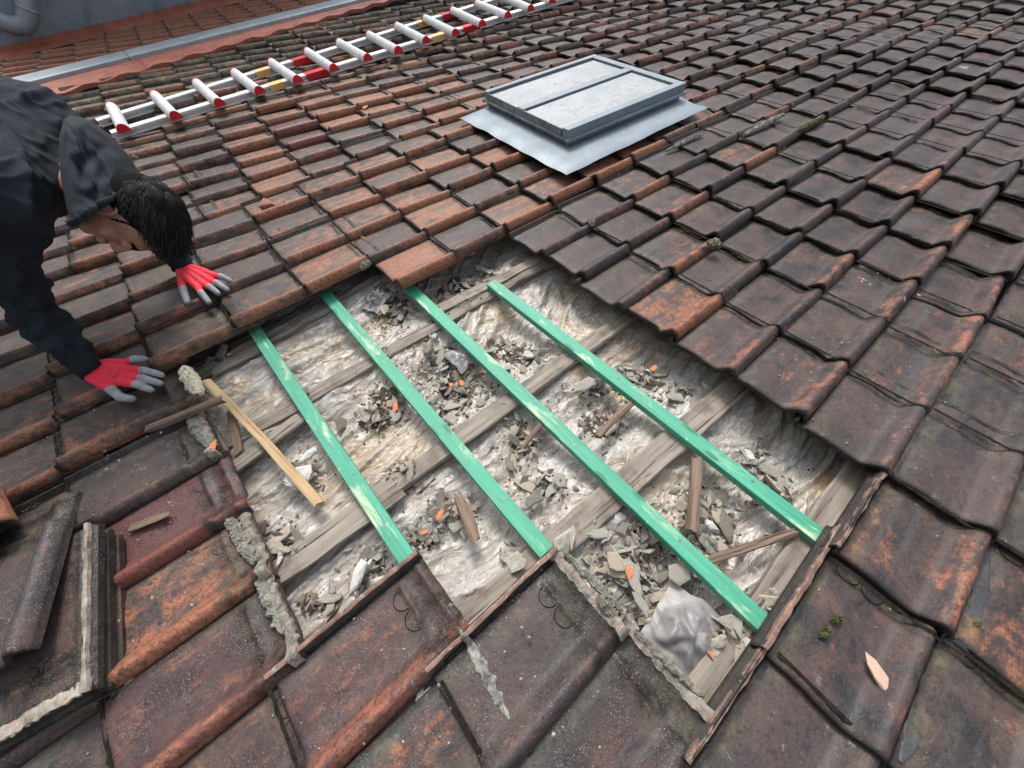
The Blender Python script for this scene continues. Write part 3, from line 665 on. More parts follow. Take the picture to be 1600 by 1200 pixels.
for (cx, cy, sx, sy, n) in CL:
    for q in range(n):
        x, y = cx + rr.gauss(0, sx * .6), cy + rr.gauss(0, sy * .6)
        p = at(x, y, -0.10); 
        if not (-0.62 < p.x < 1.1): continue
        base = max(hsheet(p.x, p.y), -0.083 if on_plank(p.y) else -9) + 0.002 + abs(rr.gauss(0, 0.008))
        t = rr.random()
        if t < .78: meq, nm, lab, grp, cat, sz = rr.choice(FL), 'mortar_flake', 'grey flake of old mortar lying in the rubble of the opening', 'mortar flakes in the opening', 'mortar flake', rr.choice([.020, .026, .032, .04, .05])
        elif t < .82: meq, nm, lab, grp, cat, sz = rr.choice(FW), 'white_flake', 'whitish lump of mortar lying in the rubble of the opening', 'whitish mortar lumps in the opening', 'mortar lump', rr.uniform(.018, .036)
        elif t < .84: meq, nm, lab, grp, cat, sz = rr.choice(FT), 'clay_shard', 'small orange clay shard in the rubble of the opening', 'orange clay shards in the opening', 'clay shard', rr.uniform(.010, .020)
        else: meq, nm, lab, grp, cat, sz = rr.choice(FR), 'splinter', 'thin dark wood splinter in the rubble of the opening', 'wood splinters in the opening', 'wood splinter', rr.uniform(.005, .009)
        rot = rotw(rr.uniform(0, 6.28)) @ Matrix.Rotation(rr.gauss(0, .45), 4, 'X') @ Matrix.Rotation(rr.gauss(0, .4), 4, 'Y') @ Matrix.Scale(sz, 4)
        if nm != 'mortar_flake' or (cnt < 290 and (sz > .03 or rr.random() < .35)):
            lab = {'mortar_flake': ('large ' if sz > .038 else ('small ' if sz < .024 else '')) + COLW.get(meq.materials[0].name, 'grey') + ' mortar flake', 'white_flake': 'whitish mortar lump', 'clay_shard': 'small orange clay shard', 'splinter': 'thin dark wood splinter'}[nm] + ' ' + zone(p)
            o = top(nm, meq, (p.x, p.y, base), rot); tag(o, lab, cat, grp); cnt += nm == 'mortar_flake'
        else: rub(meq, p.x, p.y, base, sz)
    for q in range(n * 3):                                                   # small chips, joined
        x, y = cx + rr.gauss(0, sx * .75), cy + rr.gauss(0, sy * .75); p = at(x, y, -0.10)
        if not (-0.62 < p.x < 1.1): continue
        rub(rr.choice(FL), p.x, p.y, max(hsheet(p.x, p.y), -0.083 if on_plank(p.y) else -9) + abs(rr.gauss(0, .006)), rr.uniform(.009, .020))
    for q in range(n * 7):                                                   # crumbs
        x, y = cx + rr.gauss(0, sx * .9), cy + rr.gauss(0, sy * .9); p = at(x, y, -0.10)
        if not (-0.62 < p.x < 1.1): continue
        b = len(TV); s_ = rr.uniform(.0015, .006); z = max(hsheet(p.x, p.y), -0.083 if on_plank(p.y) else -9)
        for c in ((1, 0, 0), (-.6, .8, 0), (-.5, -.9, 0), (0, 0, 1.1)):
            a = q; TV.append((p.x + s_ * (c[0] * math.cos(a) - c[1] * math.sin(a)), p.y + s_ * (c[0] * math.sin(a) + c[1] * math.cos(a)), z + s_ * c[2] * rr.uniform(.5, 1)))
        TF += [(b, b + 1, b + 3), (b + 1, b + 2, b + 3), (b + 2, b, b + 3)]
SV, SF = [], []
for ci, (cx, cy, sx, sy, n) in enumerate(CL):
    c = at(cx, cy, -.10); ex = (at(cx + sx * 1.1, cy, -.10) - c); ey = (at(cx, cy + sy * 1.1, -.10) - c); b = len(SV); NR, NA = 9, 28
    for a in range(NR + 1):
        for q in range(NA):
            an = 2 * math.pi * q / NA; r_ = a / NR * (0.75 + .45 * mnoise.noise(Vector((math.cos(an) * 1.6, math.sin(an) * 1.6, ci * 3.3))) + .25 * mnoise.noise(Vector((math.cos(an) * 5, math.sin(an) * 5, ci * 7.7))))
            p = c + ex * r_ * math.cos(an) + ey * r_ * math.sin(an)
            SV.append((p.x, p.y, max(hsheet(p.x, p.y), -0.0845 if on_plank(p.y) else -9) + .008 * (1 - a / NR) * (1 + .8 * mnoise.noise(Vector((p.x * 60, p.y * 60, 1)))) + .0005 - .004 * (a == NR)))
    for a in range(NR):
        for q in range(NA): q2 = (q + 1) % NA; SF.append((b + a * NA + q, b + (a + 1) * NA + q, b + (a + 1) * NA + q2, b + a * NA + q2))
SHIFT = 0
so_ = top('dirt_mounds', mk_mesh('dirt_mounds', SV, SF, MAT['soil'])); tag(so_, 'dark damp dirt under the rubble heaps in the opening', 'dirt', kind='stuff')
rm = top('mortar_chips', mk_mesh('mortar_chips', RV, RF, [MAT['mortar'], MAT['mortar_dark'], MAT['mortar_tan'], MAT['rotwood']])); rm.data.polygons.foreach_set('material_index', RM); tag(rm, 'heaps of small grey mortar chips in the opening', 'mortar chips', kind='stuff')
me = mk_mesh('mortar_crumbs', TV, TF, [MAT['mortar'], MAT['grime'], MAT['rotwood']])
me.polygons.foreach_set('material_index', [(0 if (k // 3) % 5 < 2 else (1 if (k // 3) % 5 < 4 else 2)) for k in range(len(TF))])
o = top('mortar_crumbs', me); tag(o, 'fine grey and dark crumbs of mortar strewn over the plastic film', 'crumbs', kind='stuff')
for k, (x, y, sz, meq, rot, lab, cat) in enumerate([
        (705, 603, .035, FT[0], .6, 'bright orange clay shard standing left of the second batten gap, in rubble', 'clay shard'), (722, 600, .030, FT[1], 1.4, 'orange clay shard lying right beside the bright upright one', 'clay shard'),
        (617, 637, .030, FT[2], .9, 'orange clay shard in rubble between first and second green battens', 'clay shard'), (686, 806, .034, FT[3], .2, 'orange rounded clay shard in the rubble near the maroon tile head', 'clay shard'),
        (985, 893, .040, FT[4], .8, 'orange forked clay shard on grey mortar slabs near the third batten', 'clay shard'), (1020, 577, .034, FT[1], .1, 'vivid orange clay shard close under the right tile edge', 'clay shard'),
        (1370, 1054, .046, FT[2], 1.0, 'pale orange chip lying on the bottom right tile pan', 'clay shard'), (1489, 782, .022, FT[3], 1.4, 'small pale orange chip on a right hand tile', 'clay shard'),
        (1435, 462, .022, FT[0], 0.3, 'tiny orange chip at the tile joint on the right', 'clay shard'),
        (466, 750, .075, FW[0], -.2, 'large whitish flake crossing under the raw lath', 'mortar lump'), (482, 712, .05, FW[1], .4, 'whitish upright flake left of the first green batten', 'mortar lump'),
        (1107, 822, .045, FW[2], 1.2, 'white knobbly lump between the upper green battens', 'mortar lump'), (1168, 713, .045, FW[3], .5, 'white chip at the top batten under the right tiles', 'mortar lump'),
        (835, 776, .05, FL[2], .2, 'broad grey mortar slab left of the third batten', 'mortar slab'), (1060, 895, .062, FL[5], -.25, 'long grey mortar slab under the third batten', 'mortar slab'),
        (990, 900, .045, FL[1], 1.1, 'squarish grey mortar slab beside the forked orange shard', 'mortar slab'), (960, 880, .05, FL[7], 1.4, 'tall narrow mortar slab in the bottom rubble', 'mortar slab'),
        (1128, 858, .045, FL[3], .1, 'pale curved mortar slab below the fourth batten', 'mortar slab'), (915, 603, .07, FL[8], -.1, 'flat grey mortar slab lying alone on bare film', 'mortar slab'),
        (1000, 940, .042, FL[9], 1.5, 'upright oblong mortar slab above the crumpled film', 'mortar slab'), (705, 655, .055, FL[4], .2, 'rounded greenish mortar slab left of the second batten', 'mortar slab'),
        (560, 900, .06, FW[1], .9, 'white elongated flake at the maroon tile edge', 'mortar lump'), (1105, 1005, .045, FL[6], 1.0, 'grey mortar slab by the lower film heap', 'mortar slab')]):
    on_t = x > 1300; p = at(x, y, 0.006 if on_t else -0.085)
    o = top(cat.replace(' ', '_'), meq, (p.x, p.y, p.z), rotw(rot) @ Matrix.Rotation(.12, 4, 'X') @ Matrix.Scale(sz * (.7 if meq in FT else 1), 4)); tag(o, lab, cat)
    if k in (6, 7): o.data = o.data.copy(); o.data.materials[0] = MAT['terra_pale']

# ------------------------------------------------------------------ lumps draped on tile heads (mortar crusts, moss, foam)
def lump(name, pts, width, h, mat, seed, z0=0.0, n=34, m=12, ragged=.8):
    """ridge of rough stuff following a polyline of (u,v,w)"""
    pts = [Vector(p) for p in pts]; secs = []
    tot = sum((pts[k + 1] - pts[k]).length for k in range(len(pts) - 1)); V, Fc = [], []
    for a in range(n + 1):
        t = a / n * tot; k = 0
        while k < len(pts) - 2 and t > (pts[k + 1] - pts[k]).length: t -= (pts[k + 1] - pts[k]).length; k += 1
        d = pts[k + 1] - pts[k]; c = pts[k] + d.normalized() * t; side = Vector((-d.y, d.x, 0)).normalized()
        e = math.sin(math.pi * a / n) ** 0.3 if 0 < a < n else 0.05
        for b in range(m):
            s_ = b / (m - 1) * 2 - 1
            wv = width / 2 * e * (1 + ragged * mnoise.noise(Vector((a * .38, math.copysign(1, s_) * 5, seed))) + ragged * .5 * mnoise.noise(Vector((a * 1.1, math.copysign(1, s_) * 9, seed))))
            z = h * (1 - s_ * s_) ** .6 * e * (0.55 + 0.7 * abs(mnoise.noise(Vector((a * .45, b * .6, seed + 3)))) + 0.35 * random.Random(seed * 991 + a * 31 + b).random()) + z0
            if abs(s_) == 1: z = z0 - 0.004
            p = c + side * s_ * wv + Vector((0, 0, z)) + d.normalized() * 0.25 * width * mnoise.noise(Vector((a * .9, b * .9, seed + 8)))
            V.append(p)
    for a in range(n):
        for b in range(m - 1):
            i = a * m + b; Fc.append((i, i + m, i + m + 1, i + 1))
    org = V[0].copy(); org = Vector((pts[0].x, pts[0].y, 0))
    return mk_mesh(name, [p - org for p in V], Fc, mat, True), org
def crust(pxs, width, h, lab,  cat='mortar crust', mat='crust', wv=-0.012, seed=1, name=None, **kw):
    me, org = lump(name or cat.replace(' ', '_'), [at(x, y, wv) for x, y in pxs], width, h, MAT[mat], seed, **kw)
    me.polygons.foreach_set('use_smooth', [False] * len(me.polygons))
    o = top(name or cat.replace(' ', '_'), me, org); tag(o, lab, cat); return o
crust([(352, 800), (398, 880)], .036, .012, 'mossy mortar crust on the head of the tile below the maroon one', seed=2, wv=-.018)
crust([(400, 890), (445, 990)], .036, .012, 'mossy mortar crust on the tile head at the lower left of the opening', seed=3, wv=-.018)
crust([(292, 645), (330, 700)], .04, .012, 'mortar crust on the tile head beside the rotten wood stubs', seed=4, wv=-.018)
crust([(885, 865), (972, 955)], .022, .010, 'pale mortar crust along the head of the tile below the second batten', seed=5, wv=-.016)
crust([(990, 985), (1100, 1090)], .018, .008, 'pale mortar crust along the head of the lowest tile by the opening', seed=6, wv=-.016)
crust([(935, 930), (965, 970)], .028, .012, 'bright green lichen clump on mortar at the tile head corner', seed=8, wv=-.004)
crust([(1160, 212), (1225, 178)], .035, .016, 'mossy mortar ridge on the roll of a tile right of the hatch', seed=9, wv=.028)
crust([(1040, 236), (1100, 208)], .022, .012, 'crumbly mortar along the roll just below the hatch corner', seed=10, wv=.024)
crust([(1245, 205), (1290, 182)], .028, .014, 'mossy clump on the roll between upper right tiles', mat='moss', name='moss_clump', cat='moss', seed=11, wv=.03)
crust([(1110, 385), (1122, 378)], .045, .020, 'grey mortar dab on the roll end in the middle right', seed=12, wv=.026)
crust([(920, 352), (928, 346)], .03, .014, 'small grey mortar dab on a roll end above the opening', seed=13, wv=.026)
crust([(560, 420), (578, 408)], .04, .018, 'pale mortar dab on the roll end of the broken orange tile', seed=14, wv=.01)
crust([(288, 575), (312, 618)], .05, .028, 'lumpy cream expanding foam at the broken tile edge left of the raw lath', mat='foam', cat='foam', name='foam_blob', seed=17, wv=-.02, ragged=.6)
for k, (x, y, sz, rz_, lab) in enumerate([(415, 322, .085, .3, 'broken reddish tile piece wedged under the tiles right of the head'), (438, 318, .04, 1.2, 'small broken tile chip beside the wedged tile piece'), (570, 168, .028, .5, 'orange tile crumb sitting on a far tile near the ladder'), (332, 700, .026, .9, 'orange fracture edge of the tile above the maroon one')]):
    p = at(x, y, .012); me = FT[k].copy(); me.materials[0] = MAT['brokentile'] if k < 2 else MAT['terra']
    o = top('tile_shard', me, p, rotw(rz_) @ Matrix.Rotation(.2, 4, 'X') @ Matrix.Scale(sz, 4)); tag(o, lab, 'tile shard')
for k, (x, y, s_) in enumerate([(1308, 966, .026), (1287, 992, .020), (1294, 983, .012), (1520, 976, .030)]):
    crust([(x - 4, y - 5), (x + 4, y + 5)], s_, s_ * .5, ['round dark moss tuft on the lower right tile', 'dark moss tuft just below the round one', 'smallest moss tuft between two others', 'dark moss tuft at the bitumen joint on the right'][k], mat='moss', cat='moss tuft', seed=20 + k, wv=.002, n=10, m=8)
MV, MF, CV_, CF_ = [], [], [], []
rm_ = random.Random(77)
def bit(V, Fc, u, v, z, s_):
    b = len(V); a = rm_.uniform(0, 6.28); n_ = 5
    for q in range(n_): V.append((u + s_ * math.cos(a + q * 6.283 / n_) * rm_.uniform(.6, 1.2), v + s_ * math.sin(a + q * 6.283 / n_) * rm_.uniform(.6, 1.2), z - .002))
    V.append((u, v, z + s_ * rm_.uniform(.5, 1))); Fc.extend([(b + q, b + (q + 1) % n_, b + n_) for q in range(n_)])
for (A, i, j, u, v, dw, cx, cy) in cand[:520]:
    if u > 3.6: continue
    mossy = .75 if j <= -1 else .38
    if rm_.random() < mossy:                                   # along the front of the tile above
        y0_, ln_ = rm_.uniform(.03, .12), rm_.uniform(.03, .12)
        for q in range(int(ln_ / .004)):
            yy = y0_ + q * .004
            if yy < .2: bit(MV, MF, u + .2815 + rm_.gauss(0, .0015), v + yy, -.016 + max(prof(yy), 0) + dw, rm_.uniform(.0015, .0045))
    if rm_.random() < mossy * .8:                              # down the left joint
        x0_, ln_ = rm_.uniform(0, .18), rm_.uniform(.03, .10)
        for q in range(int(ln_ / .004)): bit(MV, MF, u + x0_ + q * .004, v + .2115 + rm_.gauss(0, .0012), -.064 * (x0_ + q * .004) + .001 + dw, rm_.uniform(.0012, .0038))
    for q in range(rm_.choice((0, 0, 1, 2, 3))): bit(CV_, CF_, u + rm_.uniform(.01, .27), v + rm_.uniform(.07, .2), -.012 + dw, rm_.uniform(.0012, .0035))
for q in range(260):                                           # grit around the opening
    x, y = rm_.choice(((600, 1000), (340, 900), (1200, 900), (900, 1050), (200, 700), (1250, 640))); p = at(x + rm_.gauss(0, 120), y + rm_.gauss(0, 80), 0); 
    i_ = math.floor((p.x - .94) / GA); j_ = math.floor((.97 - p.y) / CV) + 1
    if not missing(i_, j_): bit(CV_, CF_, p.x, p.y, .004, rm_.uniform(.0015, .0045))
o = top('joint_moss', mk_mesh('joint_moss', MV, MF, MAT['jointmoss'])); tag(o, 'yellow green moss and dirt crumbs packed in the joints between roof tiles', 'moss', kind='stuff')
o = top('tile_grit', mk_mesh('tile_grit', CV_, CF_, MAT['mortar'])); tag(o, 'pale grit and mortar crumbs scattered over the tiles', 'grit', kind='stuff')
# bitumen smears over the right hand joint column
def surf(u, v):
    """nominal top surface of the tiling"""
    j = 0; best = None
    for j in range(-6, 14):
        t = tip(0, j)[1]
        if t <= v < t + CV + .004: best = j
    if best is None: return 0.0
    j = best
    for i in range(-9, 14):
        u0_, v0_, dw_ = tip(i, j)
        if u0_ <= u < u0_ + GA: return prof(min(v - tip(i, j)[1], .21) if v - v0_ >= 0 else 0) - TILT * (u - u0_) + dw_ + 0.009 * math.sin(u0_ * 3.1 + v0_ * 1.7) + 0.004 * math.sin(v0_ * 4.3 - u0_)
    return 0.0
def drape(name, pxs, width, mat, lab, cat, seed, ragged=.6, lift=.0022, n=60, m=17):
    pts = [at(x, y, 0) for x, y in pxs]; V, Fc = [], []
    tot = sum((pts[k + 1] - pts[k]).length for k in range(len(pts) - 1)); org = pts[0]
    for a in range(n + 1):
        t = a / n * tot; k = 0
        while k < len(pts) - 2 and t > (pts[k + 1] - pts[k]).length: t -= (pts[k + 1] - pts[k]).length; k += 1
        d = (pts[k + 1] - pts[k]).normalized(); c = pts[k] + d * t; sd_ = Vector((-d.y, d.x, 0)); e = max(0.02, math.sin(math.pi * a / n)) ** .5
        for b in range(m):
            q = b / (m - 1) * 2 - 1; sg = 1 if q > 0 else -1
            w_ = width / 2 * e * max(.1, 1 + ragged * mnoise.noise(Vector((a * .18, sg * 5, seed))) + ragged * .6 * mnoise.noise(Vector((a * .7, sg * 9, seed))))
            p = c + sd_ * q * w_; lf = lift * (1 - abs(q) ** 6) * (1 + .8 * mnoise.noise(Vector((p.x * 90, p.y * 90, seed)))) - (.0012 if abs(q) == 1 else 0)
            V.append((p.x - org.x, p.y - org.y, surf(p.x, p.y) + lf))
    for a in range(n):
        for b in range(m - 1): i = a * m + b; Fc.append((i, i + m, i + m + 1, i + 1))
    o = top(name, mk_mesh(name, V, Fc, MAT[mat], True), (org.x, org.y, 0)); tag(o, lab, cat)
drape('bitumen_smear', [(1405, 1190), (1480, 1050), (1510, 960), (1548, 850)], .052, 'bitumen', 'dark bitumen smeared along the joint column at bottom right', 'bitumen smear', 31)
drape('mortar_smear', [(722, 985), (795, 1125)], .026, 'lichen', 'rough mortar filling the joint right of the maroon orange tile', 'mortar smear', 57, .9, .004)
drape('lichen_patch', [(648, 1085), (695, 1120)], .050, 'lichen', 'pale round lichen patch on a bottom tile', 'lichen', 50, .8, .0014)
drape('lichen_patch', [(200, 1060), (178, 1190)], .040, 'lichen', 'long pale lichen streak on the dark tile at bottom left', 'lichen', 51, 1.2, .0014)
drape('lichen_patch', [(1345, 425), (1415, 472)], .045, 'lichen', 'pale lichen patch along a tile head on the right', 'lichen', 52, 1.0, .0014)
drape('lichen_patch', [(1485, 100), (1545, 114)], .090, 'lichen', 'large pale lichen patch on an upper right tile', 'lichen', 53, .8, .0016)
drape('lichen_patch', [(1235, 168), (1300, 160)], .050, 'lichen', 'pale lichen blot on a tile right of the hatch', 'lichen', 54, 1.0, .0016)
drape('lichen_patch', [(220, 500), (245, 488)], .020, 'lichen', 'small white scrape on the tile between the two gloves', 'lichen', 55, .9, .0016)
# black dirt packed along every visible joint
DV, DF = [], []
def ribbon(f, n, w0, w1, sd):
    b = len(DV)
    for k in range(n + 1):
        t = k / n; wd = w0 + (w1 - w0) * (.5 + .5 * mnoise.noise(Vector((k * .55, sd, 3)))) 
        for q in (0, 1): DV.append(f(t, q * max(wd, .0012)))
    for k in range(n): i = b + k * 2; DF.append((i, i + 2, i + 3, i + 1))
for q_, (A, i, j, u, v, dw, cx, cy) in enumerate(cand[:700]):
    if (i, j) not in TO and u > 4: continue
    if (i, j) in TO: L = TO[(i, j)].matrix_basis
    else: L = Matrix.Translation((u, v, dw))
    if not missing(i + 1, j): ribbon(lambda t, wd: tuple(L @ Vector((.2845 - wd, .001 + .209 * t, max(prof(.001 + .209 * t), prof(.008)) - TILT * .2815 + .0016 + .0015 * (1 - wd / .012)))), 22, .003, .013, q_)
    if not missing(i, j - 1): ribbon(lambda t, wd: tuple(L @ Vector((.002 + .275 * t, .2150 - wd, prof(.209) - TILT * .28 * t + .0018))), 18, .002, .009, q_ + 900)
o = top('joint_dirt', mk_mesh('joint_dirt', DV, DF, MAT['grime'])); tag(o, 'black wet dirt packed in the joints between roof tiles', 'dirt', kind='stuff')

# ------------------------------------------------------------------ crumpled film heaps
def heap(px, py, su, sv, h, seed, lab, wv=-0.095, rot=0.0):
    n = 34; V, Fc = [], []
    for a in range(n):
        for b in range(n):
            x = a / (n - 1) * 2 - 1; y = b / (n - 1) * 2 - 1
            rr_ = math.sqrt(x * x + y * y); ang = math.atan2(y, x)
            lim = 0.75 + 0.25 * mnoise.noise(Vector((math.cos(ang) * 1.5, math.sin(ang) * 1.5, seed)))
            fold = 1 - abs(mnoise.noise(Vector((x * 2.2 + seed, y * 2.2, seed * 3)))) * 2.2
            fold2 = 1 - abs(mnoise.noise(Vector((ang * 2.5, rr_ * .8, seed + 9)))) * 2.5
            z = h * (max(0, 1 - rr_ / lim) ** .7) * (0.55 + 0.35 * fold) + h * .18 * fold2 * max(0, 1 - rr_)
            V.append((x * su * lim, y * sv * lim, z - 0.02 * max(0, rr_ - .8)))
    for a in range(n - 1):
        for b in range(n - 1):
            i = a * n + b; Fc.append((i, i + n, i + n + 1, i + 1))
    p = at(px, py, wv); me = mk_mesh('film_heap', V, Fc, MAT['film'], True)
    o = top('film_heap', me, p, rotw(rot)); tag(o, lab, 'plastic film')
heap(588, 468, .085, .055, .05, 2, 'crumpled clear film bunched under the broken tile at the top left of the opening', rot=.5)
heap(1072, 995, .125, .10, .055, 5, 'bulging grey film heap at the bottom of the opening', rot=.2)
heap(965, 820, .07, .05, .022, 7, 'small round grey film bulge below the middle board', rot=.4)
heap(720, 560, .05, .07, .022, 9, 'wrinkled grey film fold between second and third battens')
heap(860, 575, .06, .05, .018, 12, 'crinkled film fold left of the third batten')

# ------------------------------------------------------------------ loose stack of tiles at bottom left
def loose(k, origin, ang, cols, lab, tilt=(0, 0)):
    me = NEAR[k][0].copy(); o = top('loose_tile', me, origin, rotw(ang) @ Matrix.Rotation(tilt[0], 4, 'X') @ Matrix.Rotation(tilt[1] + 0.0, 4, 'Y'))
    o.color = cols; tag(o, lab, 'roof tile', 'loose tiles stacked on the roof'); return o
P2 = math.pi / 2
def loose_at(k, px_tip_lock, wv, ang, cols, lab, lock=True, tilt=(0, 0)):
    p = at(*px_tip_lock, wv)
    off = rotw(ang) @ Vector((0, 0.2433 if lock else 0, 0))
    return loose(k, p - off, ang, cols, lab, tilt)
def dirang(p, q, wv):
    d = at(*q, wv) - at(*p, wv); return math.atan2(d.y, d.x)
loose_at(1, (186, 834), .016, dirang((186, 834), (180, 1010), .02), (.85, .05, .3, 0), 'lowest loose tile of the stack, its orange lock edge showing on the right', tilt=(.02, 0))
loose_at(5, (174, 826), .036, dirang((174, 826), (164, 1012), .04), (.35, .15, .5, 0), 'second lowest loose tile of the stack, brown with a dark broken edge', tilt=(.05, 0))
LM = loose_at(2, (160, 818), .066, dirang((160, 818), (146, 1010), .06), (.3, .1, .8, .2), 'loose tile with a pale salt-crusted rim, middle of the stack', tilt=(.07, .01))
loose_at(3, (56, 1015), .115, dirang((56, 1015), (99, 800), .12), (.15, .05, .9, 0), 'topmost loose tile of the stack, dark and speckled', lock=False, tilt=(-.10, .02))
loose_at(4, (24, 812), .13, P2 + .30, (.6, .05, .4, 0), 'loose tile with an orange edge at the left border of the stack', lock=False, tilt=(-.05, .05))
# pale lime rims on the middle tile
def rim(path, prof2, seed):
    secs = []
    for k, (x, y) in enumerate(path):
        a = path[max(0, k - 1)]; b = path[min(len(path) - 1, k + 1)]; dx, dy = b[0] - a[0], b[1] - a[1]; l = math.hypot(dx, dy); nx_, ny_ = -dy / l, dx / l
        jit = .0030 * mnoise.noise(Vector((k * .35, seed, 0)))
        secs.append([(x + nx_ * (o_ * (1 + .45 * mnoise.noise(Vector((k * .5, seed, o_ * 300)))) + jit), y + ny_ * (o_ * (1 + .45 * mnoise.noise(Vector((k * .5, seed, o_ * 300)))) + jit), z_ - TILT * x + max(prof(y), 0.0) * zf + .0012 * mnoise.noise(Vector((k * 1.3, o_ * 900, seed)))) for o_, z_, zf in prof2])
    return sweep('lime_crust', secs, MAT['limecrust'])
part('lime_crust', rim([(TL * k / 26, .232) for k in range(27)], ((-.006, .006, 0), (-.0055, .0130, 0), (.0, .0140, 0), (.0045, .0130, 0), (.0055, .005, 0)), 1), LM)
part('lime_crust', rim([(.362, .238 * k / 40) for k in range(41)], ((-.014, .004, 1), (-.012, .0085, 1), (.0, .0095, 1), (.011, .0085, 1), (.012, .000, 1)), 2), LM)

def edge_on(key, kind, seed, lab=None):
    if key not in TO: return
    if kind == 'head': pth, pr = [(.362, .002 + .236 * k / 40) for k in range(41)], ((-.012, .005, 1), (-.010, .0125, 1), (.0, .0145, 1), (.012, .0115, 1), (.013, -.004, 1))
    else: pth, pr = [(TL * k / 26, .2315) for k in range(27)], ((-.006, .020, 0), (-.0055, .0275, 0), (.0, .0290, 0), (.0045, .0275, 0), (.0055, .018, 0))
    me_ = rim(pth, pr, seed); me_.materials[0] = MAT['crust2'] if kind == 'head' else MAT['ribclay']; part('mortar_edge' if kind == 'head' else 'side_rib', me_, TO[key])
for q, key in enumerate([(-4, 5), (-4, 6), (-6, 2), (-6, 3), (-6, 0)]): edge_on(key, 'head', 10 + q)
for q, key in enumerate([(-1, 7), (-2, 7), (-3, 7), (-4, 5), (-5, 4)]): edge_on(key, 'side', 30 + q)

# ------------------------------------------------------------------ roof hatch
ho = Vector((1.600, 1.500, 0)); hr = rotw(math.radians(-4.2))
hatch = bpy.data.objects.new('roof_hatch', None); COL.objects.link(hatch); hatch.matrix_world = M @ Matrix.Translation(ho) @ hr
tag(hatch, 'zinc roof hatch with two dirty panels and a wide flashing apron', 'roof hatch')
HU, HV = 0.90, 0.765
# apron
fl = [at(885, 277, .035), at(718, 187, .035), at(925, 118, .03), at(1105, 172, .035)]
inv = (Matrix.Translation(ho) @ hr).inverted()
c4 = [inv @ p for p in fl]; c4[2] = Vector((HU + 0.13, HV + .13, .035))
n = 26; V, Fc = [], []
for a in range(n + 1):
    for b in range(n + 1):
        s_, t = a / n, b / n
        p = c4[0] * (1 - s_) * (1 - t) + c4[3] * s_ * (1 - t) + c4[1] * (1 - s_) * t + c4[2] * s_ * t
        e = min(s_, t, 1 - s_, 1 - t)
        z = .057 + .004 * mnoise.noise(Vector((p.x * 5, p.y * 5, 3))) - (0.012 if e == 0 else 0) + .003 * math.sin(p.y * 29.4) * (1 if e < .1 else 0)
        j = .006 * mnoise.noise(Vector((p.x * 9, p.y * 9, 8)))
        V.append((p.x + j, p.y - j, z))
for a in range(n):
    for b in range(n):
        i = a * (n + 1) + b; Fc.append((i, i + n + 1, i + n + 2, i + 1))
part('flashing_apron', mk_mesh('flashing_apron', V, Fc, MAT['zinc'], True), hatch)
bx = lambda nm, x0, x1, y0, y1, z0, z1, m, bev=.002: part(nm, box_mesh(nm, x0, x1, y0, y1, z0, z1, MAT[m], bev), hatch)
part('curb', box_mesh('curb', 0.012, HU - .012, 0.012, HV - .012, .02, .094, MAT['zinc_dirty'], .003), hatch)
# rolled gutter lip round the curb
def lip(name, p0, p1, r_, m):
    d = (Vector(p1) - Vector(p0)); a = d.normalized(); up = Vector((0, 0, 1)); sd_ = a.cross(up); secs = []
    for t in (0, 1):
        c = Vector(p0) + d * t; secs.append([tuple(c + sd_ * math.cos(q) * r_ + up * math.sin(q) * r_ * .9) for q in [k * math.pi / 5 for k in range(10)]])
    return part(name, sweep(name, secs, MAT[m], smooth=True), hatch)
lip('rolled_edge', (-.012, -.004, .088), (HU + .012, -.004, .088), .011, 'zinc'); lip('rolled_edge', (-.012, HV + .004, .088), (HU + .012, HV + .004, .088), .011, 'zinc')
lip('rolled_edge', (-.003, -.01, .088), (-.003, HV + .01, .088), .009, 'zinc_dirty'); lip('rolled_edge', (HU + .003, -.01, .088), (HU + .003, HV + .01, .088), .009, 'zinc')
Z0, Z1 = .096, .138
lid = part('lid', box_mesh('lid', 0.004, HU, 0.004, HV - .004, Z0, Z1 - .014, MAT['gap'], .001), hatch)
lb = lambda nm, *a: part(nm, box_mesh(nm, *a[:6], MAT[a[6]], .0015), lid)
lb('frame_rail', 0.0, HU + .002, 0.0, .044, Z0 - .004, Z1, 'zinc'); lb('frame_rail', 0.0, HU + .002, HV - .036, HV, Z0 - .004, Z1, 'zinc')
lb('frame_rail', HU - .048, HU + .003, .0445, HV - .0365, Z0 - .003, Z1 - .001, 'zinc')
lb('centre_bar', 0.0, HU - .0485, HV / 2 - .005, HV / 2 + .050, Z0, Z1 - .002, 'zinc')
lb('pane', 0.006, HU - .062, .052, HV / 2 - .020, Z0, Z1 - .010, 'pane'); lb('pane', 0.006, HU - .062, HV / 2 + .0505, HV - .062, Z0, Z1 - .010, 'pane')
lb('front_lip', -.003, .004, .053, HV - .047, Z0 - .002, Z1 - .006, 'zinc_dirty')

